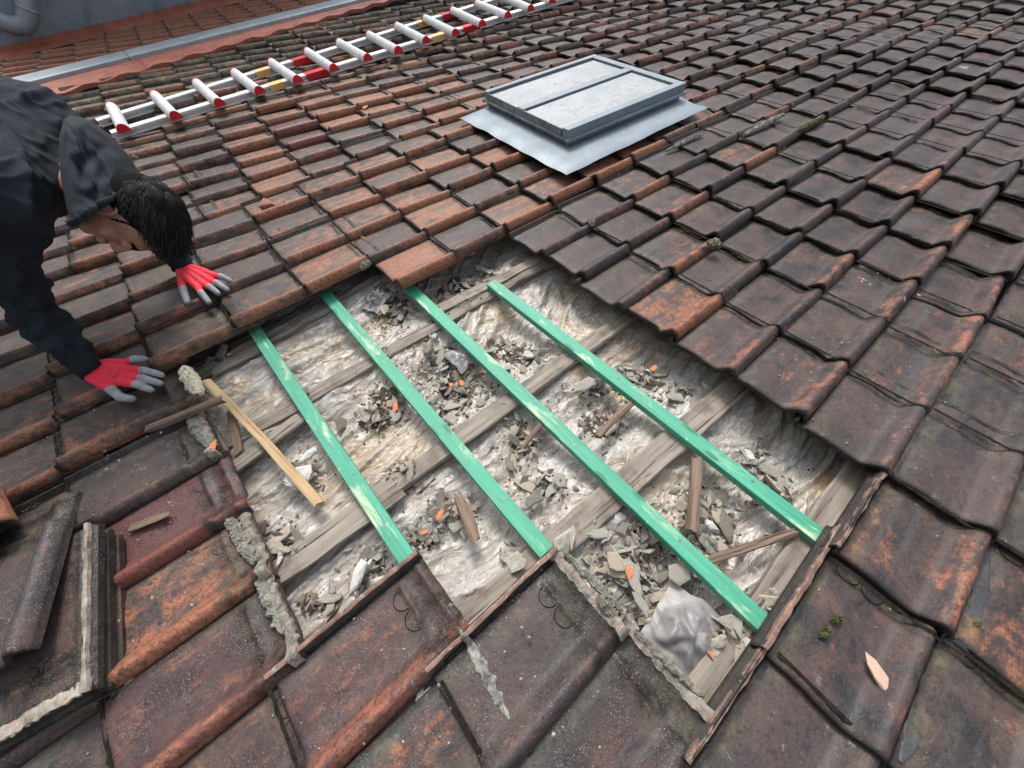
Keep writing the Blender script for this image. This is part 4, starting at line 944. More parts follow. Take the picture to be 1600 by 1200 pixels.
# ------------------------------------------------------------------ roof ladder
lad = bpy.data.objects.new('roof_ladder', None); COL.objects.link(lad); lad.matrix_world = M @ Matrix.Translation((-.3, 3.9, 0))
tag(lad, 'aluminium roof ladder with white half-round rungs and red end caps', 'ladder')
LO = Vector((-.3, 3.9, 0))
def rail(p, q, nm):
    A_, B_ = at(*p, .058), at(*q, .058); d = (B_ - A_).normalized(); s_ = Vector((-d.y, d.x, 0)); secs = []
    pr = [(-.034, -.040), (.034, -.040), (.034, -.030), (.010, -.028), (.010, -.012), (.034, -.010), (.034, 0), (-.034, 0), (-.034, -.010), (-.010, -.012), (-.010, -.028), (-.034, -.030)]
    for c in (A_, B_ + d * 1.2): secs.append([tuple(c - LO + s_ * a + Vector((0, 0, b))) for a, b in pr])
    o = part('rail', sweep('rail', secs, MAT['alu']), lad); return A_, d, s_
nr = rail((172, 206), (880, -5), 'rail'); fr = rail((150, 187), (765, 0), 'rail')
def sticker(A_, d, s_, x0, x1, mat):
    a = min(range(2000), key=lambda k: abs(pix(A_ + d * (k * .004))[0] - x0)) * .004; b = min(range(2000), key=lambda k: abs(pix(A_ + d * (k * .004))[0] - x1)) * .004
    c0, c1 = A_ + d * a - LO, A_ + d * b - LO; th = .0012; secs = []
    for c in (c0, c1): secs.append([tuple(c + s_ * x + Vector((0, 0, z))) for x, z in ((-.0365, -.040), (-.0365, th), (.0355, th), (.0355, 0.0004), (-.0343, 0.0004), (-.0343, -.040))])
    part('sticker', sweep('sticker', secs, MAT[mat]), lad)
for x0, x1, mt in ((475, 509, 'redplastic'), (418, 440, 'orange'), (672, 692, 'orange'), (721, 746, 'redplastic')): sticker(*nr, x0, x1, mt)
for x0, x1, mt in ((455, 483, 'redplastic'), (396, 418, 'orange'), (650, 664, 'orange'), (688, 710, 'redplastic')): sticker(*fr, x0, x1, mt)
rl = [((188, 196), (171, 163)), ((270, 176), (240, 145)), ((339, 156), (306, 126)), ((402, 137), (366, 110)), ((462, 120), (424, 94)), ((519, 102), (480, 77)), ((572, 86), (530, 63)), ((620, 74), (577, 51)), ((664, 59), (621, 37)), ((710, 47), (665, 25)), ((752, 33), (708, 13)), ((792, 20), (746, 2)), ((828, 9), (784, -9)), ((862, -3), (820, -19))]
for (p, q) in rl:
    A_, B_ = at(*p, .095), at(*q, .095); d = (B_ - A_); ln = d.length; d.normalize(); s_ = Vector((-d.y, d.x, 0)); secs = []
    def ring(c, r_, n=9):
        return [tuple(c - LO + s_ * math.cos(k * math.pi / (n - 1)) * r_ + Vector((0, 0, math.sin(k * math.pi / (n - 1)) * r_ * 1.25 - .034 + .0005))) for k in range(n)]
    A2, B2 = A_ - d * .01, B_ + d * .01
    ru = part('rung', sweep('rung', [ring(A2, .036), ring(B2, .036)], MAT['rung'], smooth=False), lad)
    for c, dd in ((A2, -d), (B2, d)):
        part('end_cap', sweep('end_cap', [ring(c + dd * .0005, .038), ring(c + dd * .014, .038)], MAT['redplastic']), ru)

# ------------------------------------------------------------------ party wall flashing, coping, neighbour strip, zinc wall
def strip(name, edge, prof_, mat, origin):
    secs = []
    for (u, v) in edge: secs.append([(u - origin[0], v + dv - origin[1], w_ - origin[2]) for dv, w_ in prof_])
    return sweep(name, secs, mat, closed=False)
edge_red = [at(x, y, .02) for x, y in ((40, 163), (92, 148), (152, 130), (208, 114), (272, 96), (360, 72), (456, 47), (500, 30), (572, 12), (612, 0))]
wf = bpy.data.objects.new('wall_flashing', None); COL.objects.link(wf); wf.matrix_world = M @ Matrix.Translation((0, 5.4, 0))
tag(wf, 'red painted flashing with a zinc coping where the roof meets the next house', 'flashing')
def v_of(u, tab): return float(np.interp(u, [p[0] for p in tab], [p[1] for p in tab]))
tab_red = [(-1.6, 5.16), (p := 0) or (-.4, 5.20)] if False else sorted([(p.x, p.y) for p in edge_red])
cope_lo = sorted([(p.x, p.y) for p in (at(44, 134, .06), at(552, 6, .06), at(300, 70, .06))])
def lin(tab):
    A_ = np.polyfit([p[0] for p in tab], [p[1] for p in tab], 1); return lambda u: A_[0] * u + A_[1]
fr_, fc_ = lin(tab_red), lin(cope_lo)
u0 = -1.7; k = 0
while u0 < 7.5:
    u1 = u0 + .98; V, Fc = [], []; N = 14; mrow = 8
    for a in range(N + 1):
        u = u0 + (u1 - u0 - .004) * a / N; v0 = fr_(u) - .03 + .03 * mnoise.noise(Vector((u * 4, 1, 2))) + .025 * math.sin(u * 22)*.3; v1 = fc_(u) - .0
        for b, (t, w_) in enumerate(((0, .004), (0, .034), (.25, .040), (.5, .042), (.55, .047), (.8, .055), (1, .058))):
            V.append((u, v0 + (v1 - v0) * t - 5.4, w_ + (.008 * math.sin(u * 22) if b < 3 else 0)))
    for a in range(N):
        for b in range(6): i = a * 7 + b; Fc.append((i, i + 7, i + 8, i + 1))
    part('flashing_sheet', mk_mesh('flashing_sheet', V, Fc, MAT['redflash']), wf); u0 = u1; k += 1
u0 = -1.7
while u0 < 7.5:
    u1 = u0 + 1.9; secs = []
    for u in (u0, u1 - .005):
        c = fc_(u) - 5.4; secs.append([(u, c - .005, .05), (u, c - .004, .082), (u, c + .02, .088), (u, c + .22, .092), (u, c + .24, .085), (u, c + .24, .04)])
    part('coping', sweep('coping', secs, MAT['coping']), wf); u0 = u1
# neighbour roof strip
nb = bpy.data.objects.new('neighbour_roof', mk_mesh('neighbour_roof', [(-1.8, 5.9, .0), (7.6, 6.4, .0), (7.6, 9.0, .0), (-1.8, 9.0, .0)], [(0, 1, 2, 3)], MAT['deck'])); COL.objects.link(nb); nb.matrix_world = M; tag(nb, kind='structure')
rn = random.Random(3)
for i in range(-8, 26):
    for j in range(0, 7):
        u = -1.9 + .2825 * 1.25 * i * .8 + (.14 if j % 2 else 0) * 0 + j * .02; v = fc_(u) + .25 + .205 * j
        x, y = pix((u + .14, v + .1, .07))
        if not (-120 < x < 560 and -80 < y < 330): continue
        L = Matrix.Translation((u, v, .05)) @ Matrix.Rotation(rn.gauss(0, .012), 4, 'Z')
        ob = bpy.data.objects.new('roof_tile', NEAR[rn.randrange(12)][0]); COL.objects.link(ob); ob.parent = nb; ob.matrix_basis = L; ob.color = (rn.uniform(.75, 1), rn.uniform(.25, .6), .1, 0)
# zinc wall: base line and upright in world
zw = bpy.data.objects.new('zinc_wall', None); COL.objects.link(zw)
wb = sorted([(p.x, p.y) for p in (at(5, 106, .08), at(73, 70, .08), at(131, 55, .08), at(237, 30, .08), at(362, 0, .08))][1:])
fw = lin(wb)
tag(zw, 'grey standing seam zinc wall of the next building', 'wall')
upv = M.to_3x3().inverted() @ Vector((0, 0, 1))          # world up in the roof frame
WO = Vector((0, fw(0), .0)); zw.matrix_world = M @ Matrix.Translation(WO)
seam_u = [-0.42 + 0.0]; 
def wpt(u, hh, out=0.0): return Vector((u, fw(u) - out, .06)) + upv * hh - WO
s0 = at(131, 52, .08).x; s1 = at(237, 29, .08).x; ds = s1 - s0
pu = [s0 + ds * k for k in range(-1, 8)]; pu[0] = at(20, 85, .08).x - .35
for k in range(len(pu) - 1):
    V = [wpt(pu[k] + .004, 0), wpt(pu[k + 1] - .004, 0), wpt(pu[k + 1] - .004, 3.2), wpt(pu[k] + .004, 3.2), wpt(pu[k] + .004, 0, -.02), wpt(pu[k + 1] - .004, 0, -.02), wpt(pu[k + 1] - .004, 3.2, -.02), wpt(pu[k] + .004, 3.2, -.02)]
    part('wall_panel', mk_mesh('wall_panel', V, [(0, 1, 2, 3), (5, 4, 7, 6), (4, 0, 3, 7), (1, 5, 6, 2), (4, 5, 1, 0)], MAT['zincwall']), zw)
    u = pu[k + 1]
    V = [wpt(u - .006, 0, .001), wpt(u + .006, 0, .001), wpt(u + .006, 3.2, .001), wpt(u - .006, 3.2, .001), wpt(u - .006, 0, .028), wpt(u + .006, 0, .028), wpt(u + .006, 3.2, .028), wpt(u - .006, 3.2, .028)]
    part('seam', mk_mesh('seam', V, [(4, 5, 6, 7), (0, 4, 7, 3), (5, 1, 2, 6)], MAT['zincwall']), zw)
V = []
for a in range(30):
    u = pu[0] + (5.5 - pu[0]) * a / 29
    for o_, hh in ((.11, .0), (.08, .03), (.035, .055), (.030, .10)): V.append(wpt(u, hh, o_))
part('base_flashing', mk_mesh('base_flashing', V, [(a * 4 + b, a * 4 + 4 + b, a * 4 + 5 + b, a * 4 + b + 1) for a in range(29) for b in range(3)], MAT['redflash']), zw)
# downpipe
dp = bpy.data.objects.new('downpipe', None); COL.objects.link(dp)
pb = at(57, 62, .14); pb = Vector((pb.x, fw(pb.x) - .13, .20)); dp.matrix_world = M @ Matrix.Translation(pb)
tag(dp, 'zinc downpipe with a curved outlet shoe against the zinc wall', 'downpipe')
right = Vector((1, 0, 0)); secs = []
left = (at(20, 72, .1) - at(57, 66, .1)).normalized(); left = (left - upv * left.dot(upv)).normalized()
path = [upv * 3.0, upv * .16, upv * .08 + left * .01, upv * .03 + left * .04, upv * .0 + left * .10, upv * -.005 + left * .17, upv * -.012 + left * .27]
rp = .070
prev = None
for k, c in enumerate(path):
    d = (path[min(k + 1, len(path) - 1)] - path[max(k - 1, 0)]).normalized()
    s_ = left.cross(upv).normalized(); t = d.cross(s_).normalized()
    secs.append([tuple(c + s_ * math.cos(q) * rp + t * math.sin(q) * rp) for q in [m_ * math.pi / 10 for m_ in range(20)]])
part('pipe', sweep('pipe', secs, MAT['zincpipe'], smooth=True), dp)
for hh in (.17, .9):
    secs = [[tuple(upv * h2 + left.cross(upv).normalized() * math.cos(q) * (rp + .004) + left * math.sin(q) * (rp + .004)) for q in [m_ * math.pi / 10 for m_ in range(20)]] for h2 in (hh, hh + .02)]
    part('pipe_collar', sweep('pipe_collar', secs, MAT['zincpipe'], smooth=True), dp)
# ------------------------------------------------------------------ the person leaning in from the left
from mathutils.bvhtree import BVHTree
def ad(x, y, z):
    """roof-frame point on the ray of a photo pixel at camera depth z"""
    d = np.array([x - 800, 600 - y, -F]) / F * z
    return Vector((d.dot(e1), d.dot(e2), d.dot(nn) + 1))
_ico = {}
def ico(s):
    if s not in _ico:
        bm = bmesh.new(); bmesh.ops.create_icosphere(bm, subdivisions=s, radius=1.0)
        bm.verts.ensure_lookup_table()
        _ico[s] = (np.array([v.co[:] for v in bm.verts]), [tuple(v.index for v in f.verts) for f in bm.faces]); bm.free()
    return _ico[s]
at0 = at
class Blob:
    def __init__(s): s.V = []; s.F = []; s.n = 0; s.sp = []
    def ball(s, c, r, R=None, sub=2, a=0.0):
        V_, F_ = ico(sub); r = np.array([r, r, r]) if np.isscalar(r) else np.array(r)
        P = V_ * r
        if R is not None: P = P @ np.array(R).T
        P = P + np.array(c); s.V.append(P); s.F += [tuple(q + s.n for q in f) for f in F_]; s.n += len(P); s.sp.append((np.array(c), float(np.mean(r)), a))
    def chain(s, pts, sub=2, a0=0.0, a1=0.0, R=None):
        """pts: list of (Vector, radius or (rx,ry,rz))"""
        L_ = sum((pts[k + 1][0] - pts[k][0]).length for k in range(len(pts) - 1)); run = 0
        for k in range(len(pts) - 1):
            p, r = pts[k]; q, r2 = pts[k + 1]; r = np.array(r if not np.isscalar(r) else (r,) * 3); r2 = np.array(r2 if not np.isscalar(r2) else (r2,) * 3)
            n = max(2, int((q - p).length / (min(r.min(), r2.min()) * 0.3)))
            for t in range(n + 1):
                f = t / n; s.ball(p.lerp(q, f), r * (1 - f) + r2 * f, R, sub, a0 + (a1 - a0) * (run + f * (q - p).length) / L_)
            run += (q - p).length
    def mesh(s, name, voxel, smooth, mat):
        me = bpy.data.meshes.new('tmp'); me.from_pydata(np.concatenate(s.V).tolist(), [], s.F)
        o = bpy.data.objects.new('tmp', me); COL.objects.link(o)
        m = o.modifiers.new('r', 'REMESH'); m.mode = 'VOXEL'; m.voxel_size = voxel
        if smooth: m2 = o.modifiers.new('s', 'SMOOTH'); m2.iterations = smooth; m2.factor = 0.6
        dg = bpy.context.evaluated_depsgraph_get(); res = bpy.data.meshes.new_from_object(o.evaluated_get(dg))
        bpy.data.objects.remove(o); bpy.data.meshes.remove(me)
        res.name = name; res.materials.clear(); res.materials.append(mat)
        res.polygons.foreach_set('use_smooth', [True] * len(res.polygons)); res.update()
        return res
def get_co(me):
    a = np.zeros(len(me.vertices) * 3, dtype=np.float32); me.vertices.foreach_get('co', a); return a.reshape(-1, 3)
def get_no(me):
    a = np.zeros(len(me.vertices) * 3, dtype=np.float32); me.vertices.foreach_get('normal', a); return a.reshape(-1, 3)
def set_co(me, a): me.vertices.foreach_set('co', a.astype(np.float32).ravel()); me.update()

PO = at(40, 520, 0.0)                       # base of the figure on the roof
person = bpy.data.objects.new('person', None); COL.objects.link(person); person.matrix_world = M @ Matrix.Translation(PO)
tag(person, 'person in a dark hooded sweatshirt and red gloves bending over the tiles', 'person')
def ppart(name, me, parent=None):
    a = get_co(me); a -= np.array(PO, dtype=np.float32) if parent is None or parent is person else 0
    set_co(me, a); return part(name, me, parent or person)

# head frame
chin, crown = ad(122, 335, 1.06), ad(286, 374, 1.13)
Cz = (crown - chin).normalized(); F0 = ad(168, 402, 1.10) - ad(222, 292, 1.055); Fy = (F0 - Cz * F0.dot(Cz)).normalized(); Sx = Fy.cross(Cz).normalized()
HC = ad(203, 333, 1.07)
RH = Matrix((Sx, Fy, Cz)).transposed()
R_ = [list(r) for r in RH]
def hl(x, y, z): return HC + RH @ Vector((x, y, z))
b = Blob()
b.ball(hl(0, -.018, .028), (.074, .094, .088), R_, 3); b.ball(hl(0, .022, .035), (.068, .070, .072), R_, 3)
b.ball(hl(0, .030, -.030), (.058, .058, .070), R_, 3); b.ball(hl(0, .040, -.078), (.040, .042, .038), R_, 3)
b.ball(hl(0, .066, -.098), (.020, .018, .016), R_, 2)
b.ball(hl(.036, .052, -.028), (.026, .024, .026), R_, 2); b.ball(hl(-.036, .052, -.028), (.026, .024, .026), R_, 2)
b.chain([(hl(0, .088, .012), .009), (hl(0, .102, -.022), .011), (hl(0, .104, -.034), .014)]); b.ball(hl(.011, .094, -.036), .009, None); b.ball(hl(-.011, .094, -.036), .009, None)
b.ball(hl(0, .088, .022), (.046, .010, .010), R_, 2)                                     # brow ridge
for sx in (-1, 1):
    b.ball(hl(sx * .030, .080, .006), (.016, .010, .011), R_, 2)
b.ball(hl(0, .092, -.060), (.022, .010, .006), R_, 2); b.ball(hl(0, .090, -.071), (.019, .010, .007), R_, 2)
for sx in (-1, 1):                                                                       # ears
    for q in range(14):
        a = -2.2 + q * 0.36; b.ball(hl(sx * (.079 + .006 * math.cos(a)), -.012 + .017 * math.cos(a), -.012 + .029 * math.sin(a)), .0062 if q < 11 else .005, None, 1)
    b.ball(hl(sx * .074, -.008, -.014), (.008, .014, .022), R_, 2); b.ball(hl(sx * .078, .002, -.040), (.006, .008, .009), R_, 1)
b.chain([(hl(0, -.022, -.05), .054), (ad(128, 292, 1.10), .056), (ad(92, 262, 1.15), .062)])
me = b.mesh('body', .0042, 3, MAT['skin']); me.materials.append(MAT['scalp'])
co = get_co(me); loc_ = (co - np.array(HC)) @ np.array(R_)
fc = np.zeros(len(me.polygons) * 3, dtype=np.float32); me.polygons.foreach_get('center', fc); fc = (fc.reshape(-1, 3) - np.array(HC)) @ np.array(R_)
dv_ = fc - np.array([0, -.01, .02]); dv_ /= np.linalg.norm(dv_, axis=1)[:, None]
nz_ = np.array([mnoise.noise(Vector((p[0] * 60, p[1] * 60, p[2] * 60))) for p in fc])
hairy = np.where(dv_[:, 1] > 0, dv_[:, 2] > -.16 + 1.05 * dv_[:, 1] + .05 * nz_, dv_[:, 2] > -.12 + .85 * dv_[:, 1] + .05 * nz_) & (np.abs(fc[:, 0]) < .0795)
brow = (np.abs(fc[:, 2] - .026) < .005) & (fc[:, 1] > .07) & (np.abs(fc[:, 0]) > .010) & (np.abs(fc[:, 0]) < .05)
side = (dv_[:, 1] < .42) & (dv_[:, 1] > .0) & (dv_[:, 2] > -.42) & (np.abs(dv_[:, 0]) > .75) & (fc[:, 1] < .034) & (fc[:, 1] > .014) & (nz_ > -.5)
me.polygons.foreach_set('material_index', (hairy | brow | side).astype(np.int32))
body = ppart('body', me)
# hair: a shaped mass and many locks
b = Blob(); b.ball(hl(0, -.006, .046), (.076, .094, .084), R_, 4)
me = b.mesh('hair', .0045, 1, MAT['hair']); co = get_co(me); no = get_no(me); L_ = (co - np.array(HC)) @ np.array(R_)
d_ = L_ - np.array([0, -.01, .02]); d_ /= np.linalg.norm(d_, axis=1)[:, None]
edge = np.where(d_[:, 1] > 0, d_[:, 2] - (.10 + .62 * d_[:, 1]), d_[:, 2] - (.10 + .55 * d_[:, 1])); edge -= .25 * np.clip(np.abs(d_[:, 0]) - .6, 0, 1)
th = np.clip(edge / .35, -1, 1)
nz = np.array([mnoise.noise(Vector((p[0] * 55, p[1] * 16, p[2] * 55))) for p in L_])
co = co + no * (np.where(th > 0, .007 * th + .006 * nz, 0.03 * th))[:, None]
set_co(me, co); me.materials[0] = MAT['hairbase']; hair = ppart('hair', me)
rh = random.Random(4); V, Fc = [], []
gl = RH.transposed() @ (M.to_3x3().inverted() @ Vector((0, 0, -1)))          # gravity in the head frame
def lock(p, v, n, step, wd):
    base = len(V)
    pts = [p.copy()]
    for k in range(n):
        v = (v + gl * .16 + Vector((rh.gauss(0, .04), rh.gauss(0, .04), rh.gauss(0, .04)))).normalized(); p = p + v * step
        q = p - Vector((0, -.006, .044)); s_ = math.sqrt((q.x / .082) ** 2 + (q.y / .100) ** 2 + (q.z / .090) ** 2)
        if s_ < 1.0: p = p + q.normalized() * (1.0 - s_) * .088
        pts.append(p.copy())
    sd_ = v.cross(Vector((rh.gauss(0, 1), rh.gauss(0, 1), rh.gauss(0, 1)))).normalized()
    for k, q in enumerate(pts):
        w_ = wd * (1 - (k / n) ** 1.5) + .0002; u_ = (q - Vector((0, -.01, .03))).normalized()
        for c in (sd_ * w_, u_ * w_ * .8, -sd_ * w_): V.append(Vector((HC + RH @ (q + c)) - PO))
    for k in range(n):
        for t in range(2):
            i = base + k * 3 + t; Fc.append((i, i + 1, i + 4, i + 3))
cnt_ = 0
while cnt_ < 5200:
    d = Vector((rh.gauss(0, 1), rh.gauss(0, 1), rh.gauss(0, 1))).normalized()
    if d.z < (.12 + .60 * d.y if d.y > 0 else -.15 + .5 * d.y): continue
    p = Vector((d.x * .080, -.006 + d.y * .098, .044 + d.z * .088))
    v = (d * .12 + Vector((d.x * .35, .85, .02)) + Vector((rh.gauss(0, .15), rh.gauss(0, .12), rh.gauss(0, .15)))).normalized()
    fr = d.y > .35 and d.z > .3
    lock(p, v, 6, rh.uniform(.004, .0072) * (1.3 if fr else 1) * (.5 if d.z < .25 else 1), rh.uniform(.0006, .0015) * (.7 if d.z < .25 else 1)); cnt_ += 1
me = mk_mesh('hair_locks', V, Fc, MAT['hair'], True); tag(part('hair_locks', me, hair, (0, 0, 0)), kind='stuff')

# sweatshirt
b = Blob()
sh_n, sh_f = at(-5, 300, .56), at(165, 268, .44)
b.chain([(at(-420, 400, .50), .19), (at(-170, 262, .56), .195), (at(-20, 212, .57), .178), (at(58, 216, .555), .138), (at(118, 246, .50), .085)], 3)
b.chain([(at(62, 228, .55), .12), (at(120, 244, .48), .095), (at(165, 275, .42), .075)], 3)
b.chain([(at(20, 245, .56), .13), (sh_n, .105), (at(-8, 352, .46), .085), (at(12, 425, .325), .072), (at(52, 482, .195), .062), (at(92, 528, .105), .054), (at(118, 556, .062), .043)], 3)
b.chain([(at(165, 275, .42), .075), (at(235, 345, .25), .058), (at(262, 385, .12), .048), (at(280, 412, .058), .036)], 3)
b.chain([(at(85, 262, .52), .075), (at(118, 292, .47), .060)], 3)
me = b.mesh('sweatshirt', .0075, 5, MAT['cloth'])
co, no = get_co(me), get_no(me)
def ridg(p, s_, seed): 
    return 1 - 2 * abs(mnoise.noise(Vector((p[0] * s_ + seed, p[1] * s_, p[2] * s_))))
dsp = np.array([.018 * ridg((p[0] + p[1] * .4, p[1] * .5 - p[0] * .2, p[2]), 8, 1) ** 3 + .009 * ridg(p, 17, 5) ** 3 + .003 * mnoise.noise(Vector((p[0] * 45, p[1] * 45, p[2] * 45))) for p in co])
# bunched rings on the lower sleeve
ax0, ax1 = np.array(at(12, 425, .325)), np.array(at(118, 556, .062)); ax = (ax1 - ax0); La = np.linalg.norm(ax); ax /= La
t_ = (co - ax0) @ ax / La; rad = np.linalg.norm((co - ax0) - ((co - ax0) @ ax)[:, None] * ax, axis=1)
on = (rad < .1) & (t_ > -.2) & (t_ < 1.05)
dsp += np.where(on, .0055 * np.sin(t_ * 34 + 2.0 * np.sin(co[:, 0] * 30)) * np.clip(t_ + .2, 0, 1), 0)
set_co(me, co + no * (dsp - .006)[:, None]); sweat = ppart('sweatshirt', me)
# cuffs
def cuff(p0, p1, r0_, r1_, seed):
    d = (p1 - p0); a = d.normalized(); s_ = a.cross(Vector((0, 0, 1))).normalized(); t = a.cross(s_); secs = []
    for k in range(6):
        c = p0 + d * k / 5; r_ = r0_ + (r1_ - r0_) * k / 5
        secs.append([tuple(c - PO + (s_ * math.cos(q) + t * math.sin(q)) * (r_ + (.0013 if m_ % 2 else 0))) for m_, q in enumerate([z_ * math.pi / 24 for z_ in range(48)])])
    return part('cuff', sweep('cuff', secs, MAT['rib'], smooth=True), person)
cuff(at(108, 546, .078), at(150, 584, .040), .044, .036, 1)
cuff(at(270, 396, .09), at(293, 424, .040), .038, .034, 2)
# hood
n = 30; V, Fc = [], []
Lc = [(104, 186), (95, 215), (96, 270), (104, 318), (112, 349)]; Rc = [(108, 182), (140, 188), (172, 212), (198, 240), (221, 276)]
def poly(c, t):
    t = t * (len(c) - 1); k = min(int(t), len(c) - 2); f = t - k; return Vector(c[k]).lerp(Vector(c[k + 1]), f)
for a in range(n + 1):
    for bq in range(n + 1):
        s_, t = a / n, bq / n
        l_, r_ = poly(Lc, s_), poly(Rc, s_); p = l_.lerp(r_, t)
        z_ = 1.07 - .19 * s_ * 0 + .0
        zl = 1.02 + (.985 - 1.02) * s_; zr = 1.10 + .05 * s_
        zz = zl * (1 - t) + zr * t - (.070 + .02 * s_) * math.sin(math.pi * t) ** .7 * (min(1, s_ * 4) ** .6)
        zz += .030 * max(0, 1 - min(t, 1 - t) * 12) + .018 * math.exp(-((s_ - .55) ** 2) / .006 - ((t - .72) ** 2) / .03) + .012 * math.exp(-((t - .35 - .3 * s_) ** 2) / .0016) * s_
        zz -= .012 * mnoise.noise(Vector((s_ * 4, t * 5, 2))) + .010 * (1 - abs(mnoise.noise(Vector((s_ * 3 + t * 2, t * 7 - s_ * 3, 6)))) * 3) * (t * (1 - t) * 4) + (.006 * math.sin(t * 60) * mnoise.noise(Vector((t * 9, 1, 1))) * 2 if s_ > .9 else 0)
        if s_ > .97: zz += .004
        V.append(ad(p.x, p.y, zz) - PO)
for a in range(n):
    for bq in range(n):
        i = a * (n + 1) + bq; Fc.append((i, i + 1, i + n + 2, i + n + 1))
me = mk_mesh('hood', V, Fc, MAT['cloth'], True); hood = part('hood', me, sweat)
m = hood.modifiers.new('t', 'SOLIDIFY'); m.thickness = .008; m.offset = 0
m = hood.modifiers.new('s', 'SUBSURF'); m.levels = 1; m.render_levels = 1
for t_i in (13, 22):
    pth = [V[k * (n + 1) + t_i] for k in range(2, n)]; ss_ = []
    for k, c in enumerate(pth):
        d = (pth[min(k + 1, len(pth) - 1)] - pth[max(k - 1, 0)]).normalized(); s_ = d.cross(Vector((0, 0, 1))).normalized(); t = d.cross(s_)
        up_ = (Vector((0, 0, 1)) - PO - c).normalized() * .0042
        ss_.append([tuple(c + up_ + (s_ * math.cos(q) + t * math.sin(q)) * .0016) for q in [z * math.pi / 3 for z in range(6)]])
    if t_i == 13: part('seam', sweep('seam', ss_, MAT['rib'], smooth=True), sweat)
rimp = [V[n * (n + 1) + k] for k in range(n + 1)]; secs = []
for k, c in enumerate(rimp):
    d = (rimp[min(k + 1, n)] - rimp[max(k - 1, 0)]).normalized(); s_ = d.cross(Vector((0, 0, 1))).normalized(); t = d.cross(s_)
    r_ = .0085 + .0018 * math.sin(k * 2.1) + .0012 * mnoise.noise(Vector((k * .7, 0, 0)))
    secs.append([tuple(c + (s_ * math.cos(q) + t * math.sin(q)) * r_) for q in [z * math.pi / 5 for z in range(10)]])
part('hood_hem', sweep('hood_hem', secs, MAT['cloth'], smooth=True), sweat)
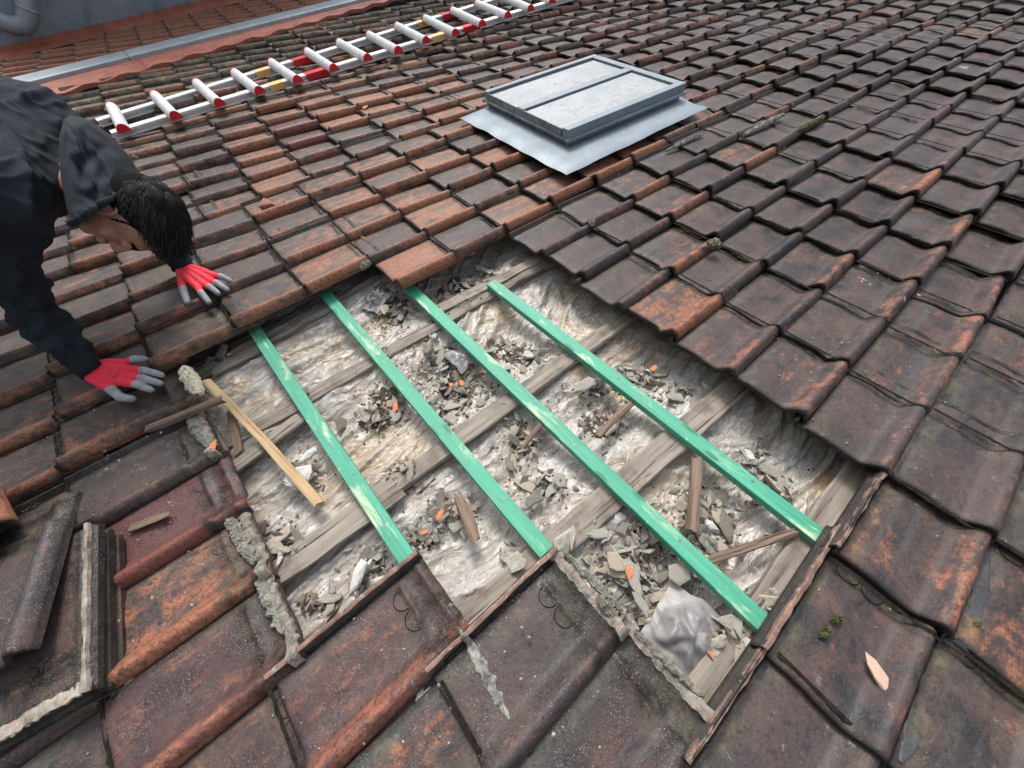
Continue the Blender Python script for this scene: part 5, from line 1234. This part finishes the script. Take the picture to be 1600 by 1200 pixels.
# gloves
def glove(wrist, palm, fingers, thumb, rr_, label, rows, up=0.0):
    at = lambda x, y, wv: at0(x, y, wv + up)
    b = Blob()
    (wx0, wy0), (wx1, wy1) = wrist; wa, wb_ = at(wx0, wy0, .040), at(wx1, wy1, .040)
    kn = [at(*f[0], .042) for f in fingers]
    for k in range(len(kn)):                                                    # metacarpals fill the back of the hand
        f = (k + .5) / len(kn); w0 = wa.lerp(wb_, .12 + .76 * f)
        b.chain([(w0, rr_ * 1.25), (w0.lerp(kn[k], .5) + Vector((0, 0, .004)), rr_ * 1.35), (kn[k], rr_ * 1.15)], 2, 0, .0)
    for k in range(len(kn) - 1):
        m0 = wa.lerp(wb_, .5).lerp(kn[k].lerp(kn[k + 1], .5), .7); b.chain([(wa.lerp(wb_, .3 + .4 * (k + .5) / 3), rr_ * 1.2), (m0, rr_ * 1.3)], 2)
    for k, (base_, tp) in enumerate(fingers):
        B, T = kn[k], at(*tp, .030); mid = B.lerp(T, .5) + Vector((0, 0, .011)); end = T + (B - T).normalized() * rr_ * .8
        b.chain([(B, rr_ * 1.1), (mid, rr_ * 1.03), (B.lerp(T, .78) + Vector((0, 0, .004)), rr_ * .98), (end, rr_ * .82)], 2, .10, 1.0)
    tb, tj, tt = [at(*q, wv_) for q, wv_ in zip(thumb, (.040, .034, .028))]
    b.chain([(wa.lerp(wb_, .8), rr_ * 1.1), (tb, rr_ * 1.25), (tj, rr_ * 1.15), (tt + (tj - tt).normalized() * rr_ * .8, rr_ * .95)], 2, .0, .9)
    me = b.mesh('glove', .0024, 3, MAT['glove']); co = get_co(me)
    C = np.array([s_[0] for s_ in b.sp]); Rr = np.array([s_[1] for s_ in b.sp]); A_ = np.array([s_[2] for s_ in b.sp]); dip = np.zeros(len(co))
    for q in range(0, len(co), 2000):
        D = np.linalg.norm(co[q:q + 2000, None, :] - C[None], axis=2) - Rr[None]; j = np.argmin(D, axis=1)
        rel = (co[q:q + 2000, 2] - C[j, 2]) / Rr[j]
        dip[q:q + 2000] = np.maximum(np.clip((A_[j] - .50) * 4 + .5, 0, 1), np.clip((-rel - .05) * 3 + .5, 0, 1))
    at_ = me.attributes.new('dip', 'FLOAT', 'POINT'); at_.data.foreach_set('value', dip.astype(np.float32))
    bvh = BVHTree.FromPolygons([Vector(c) for c in co], [tuple(p.vertices) for p in me.polygons])
    g_ = ppart('glove', me); g_['label'] = label
    V, Fc = [], []; rg = random.Random(int(wx0))
    for (x0, y0, x1, y1, nn_, hh) in rows:
        for k in range(nn_):
            f = (k + .5) / nn_; x, y = x0 + (x1 - x0) * f, y0 + (y1 - y0) * f
            dx, dy = (x1 - x0) / nn_ * .36, (y1 - y0) / nn_ * .36; ln = math.hypot(dx, dy); px_, py_ = -dy / ln * hh, dx / ln * hh
            for s0_, s1_, t0, t1 in ((-1, -.55, -1, 1), (-.5, .9, -1, -.6)) if k % 3 == 0 else (((-.9, .9, -1, -.55), (.4, .9, -.5, 1)) if k % 3 == 1 else ((-.9, .9, .5, 1), (-.2, .3, -1, .5))):
                q4 = []
                for a_, c_ in ((s0_, t0), (s1_, t0), (s1_, t1), (s0_, t1)):
                    o_ = Vector((0, 0, 1)); tgt = at(x + dx * a_ + px_ * c_, y + dy * a_ + py_ * c_, .045); hit = bvh.ray_cast(o_, (tgt - o_).normalized())[0]
                    if hit is None: break
                    q4.append(hit + (o_ - hit).normalized() * .0006)
                if len(q4) == 4: i = len(V); V += [v_ - PO for v_ in q4]; Fc.append((i, i + 1, i + 2, i + 3))
    if V: part('print', mk_mesh('print', V, Fc, MAT['slot']), g_)
glove(((160, 562), (134, 598)), None, [((195, 567), (233, 561)), ((204, 577), (256.5, 587)), ((201, 588), (254.5, 600)), ((197, 598), (240, 610.5))], ((172, 607), (189, 621), (211, 624)), .0126, 'red glove in front with grey dipped fingers, resting below the open edge',
      [(176, 577, 166, 593, 7, 1.6), (186, 577, 173, 594, 8, 1.5), (191, 571, 177, 596, 8, 1.3)])
glove(((307, 416), (274, 427)), None, [((335, 431), (363, 440)), ((328, 438), (357.5, 454)), ((319, 444), (343.5, 460)), ((309, 449), (328, 474.5))], ((284, 443), (288, 458), (294, 475)), .0120, 'red glove behind the head with spread grey fingertips',
      [(310, 425, 301, 434, 5, 1.2), (318, 426, 302, 438, 7, 1.2), (322, 428, 302, 441, 7, 1.1)], .016)
# yellow collar trim under the chin
me = sweep('collar_trim', [[tuple(at(58 + dx_, 340 + dy_, .44 + k * .004) - PO) for dx_, dy_ in ((-3, 4), (3, 4), (4, -8), (-2, -6))] for k in range(2)], MAT['yellow']); part('collar_trim', me, sweat)
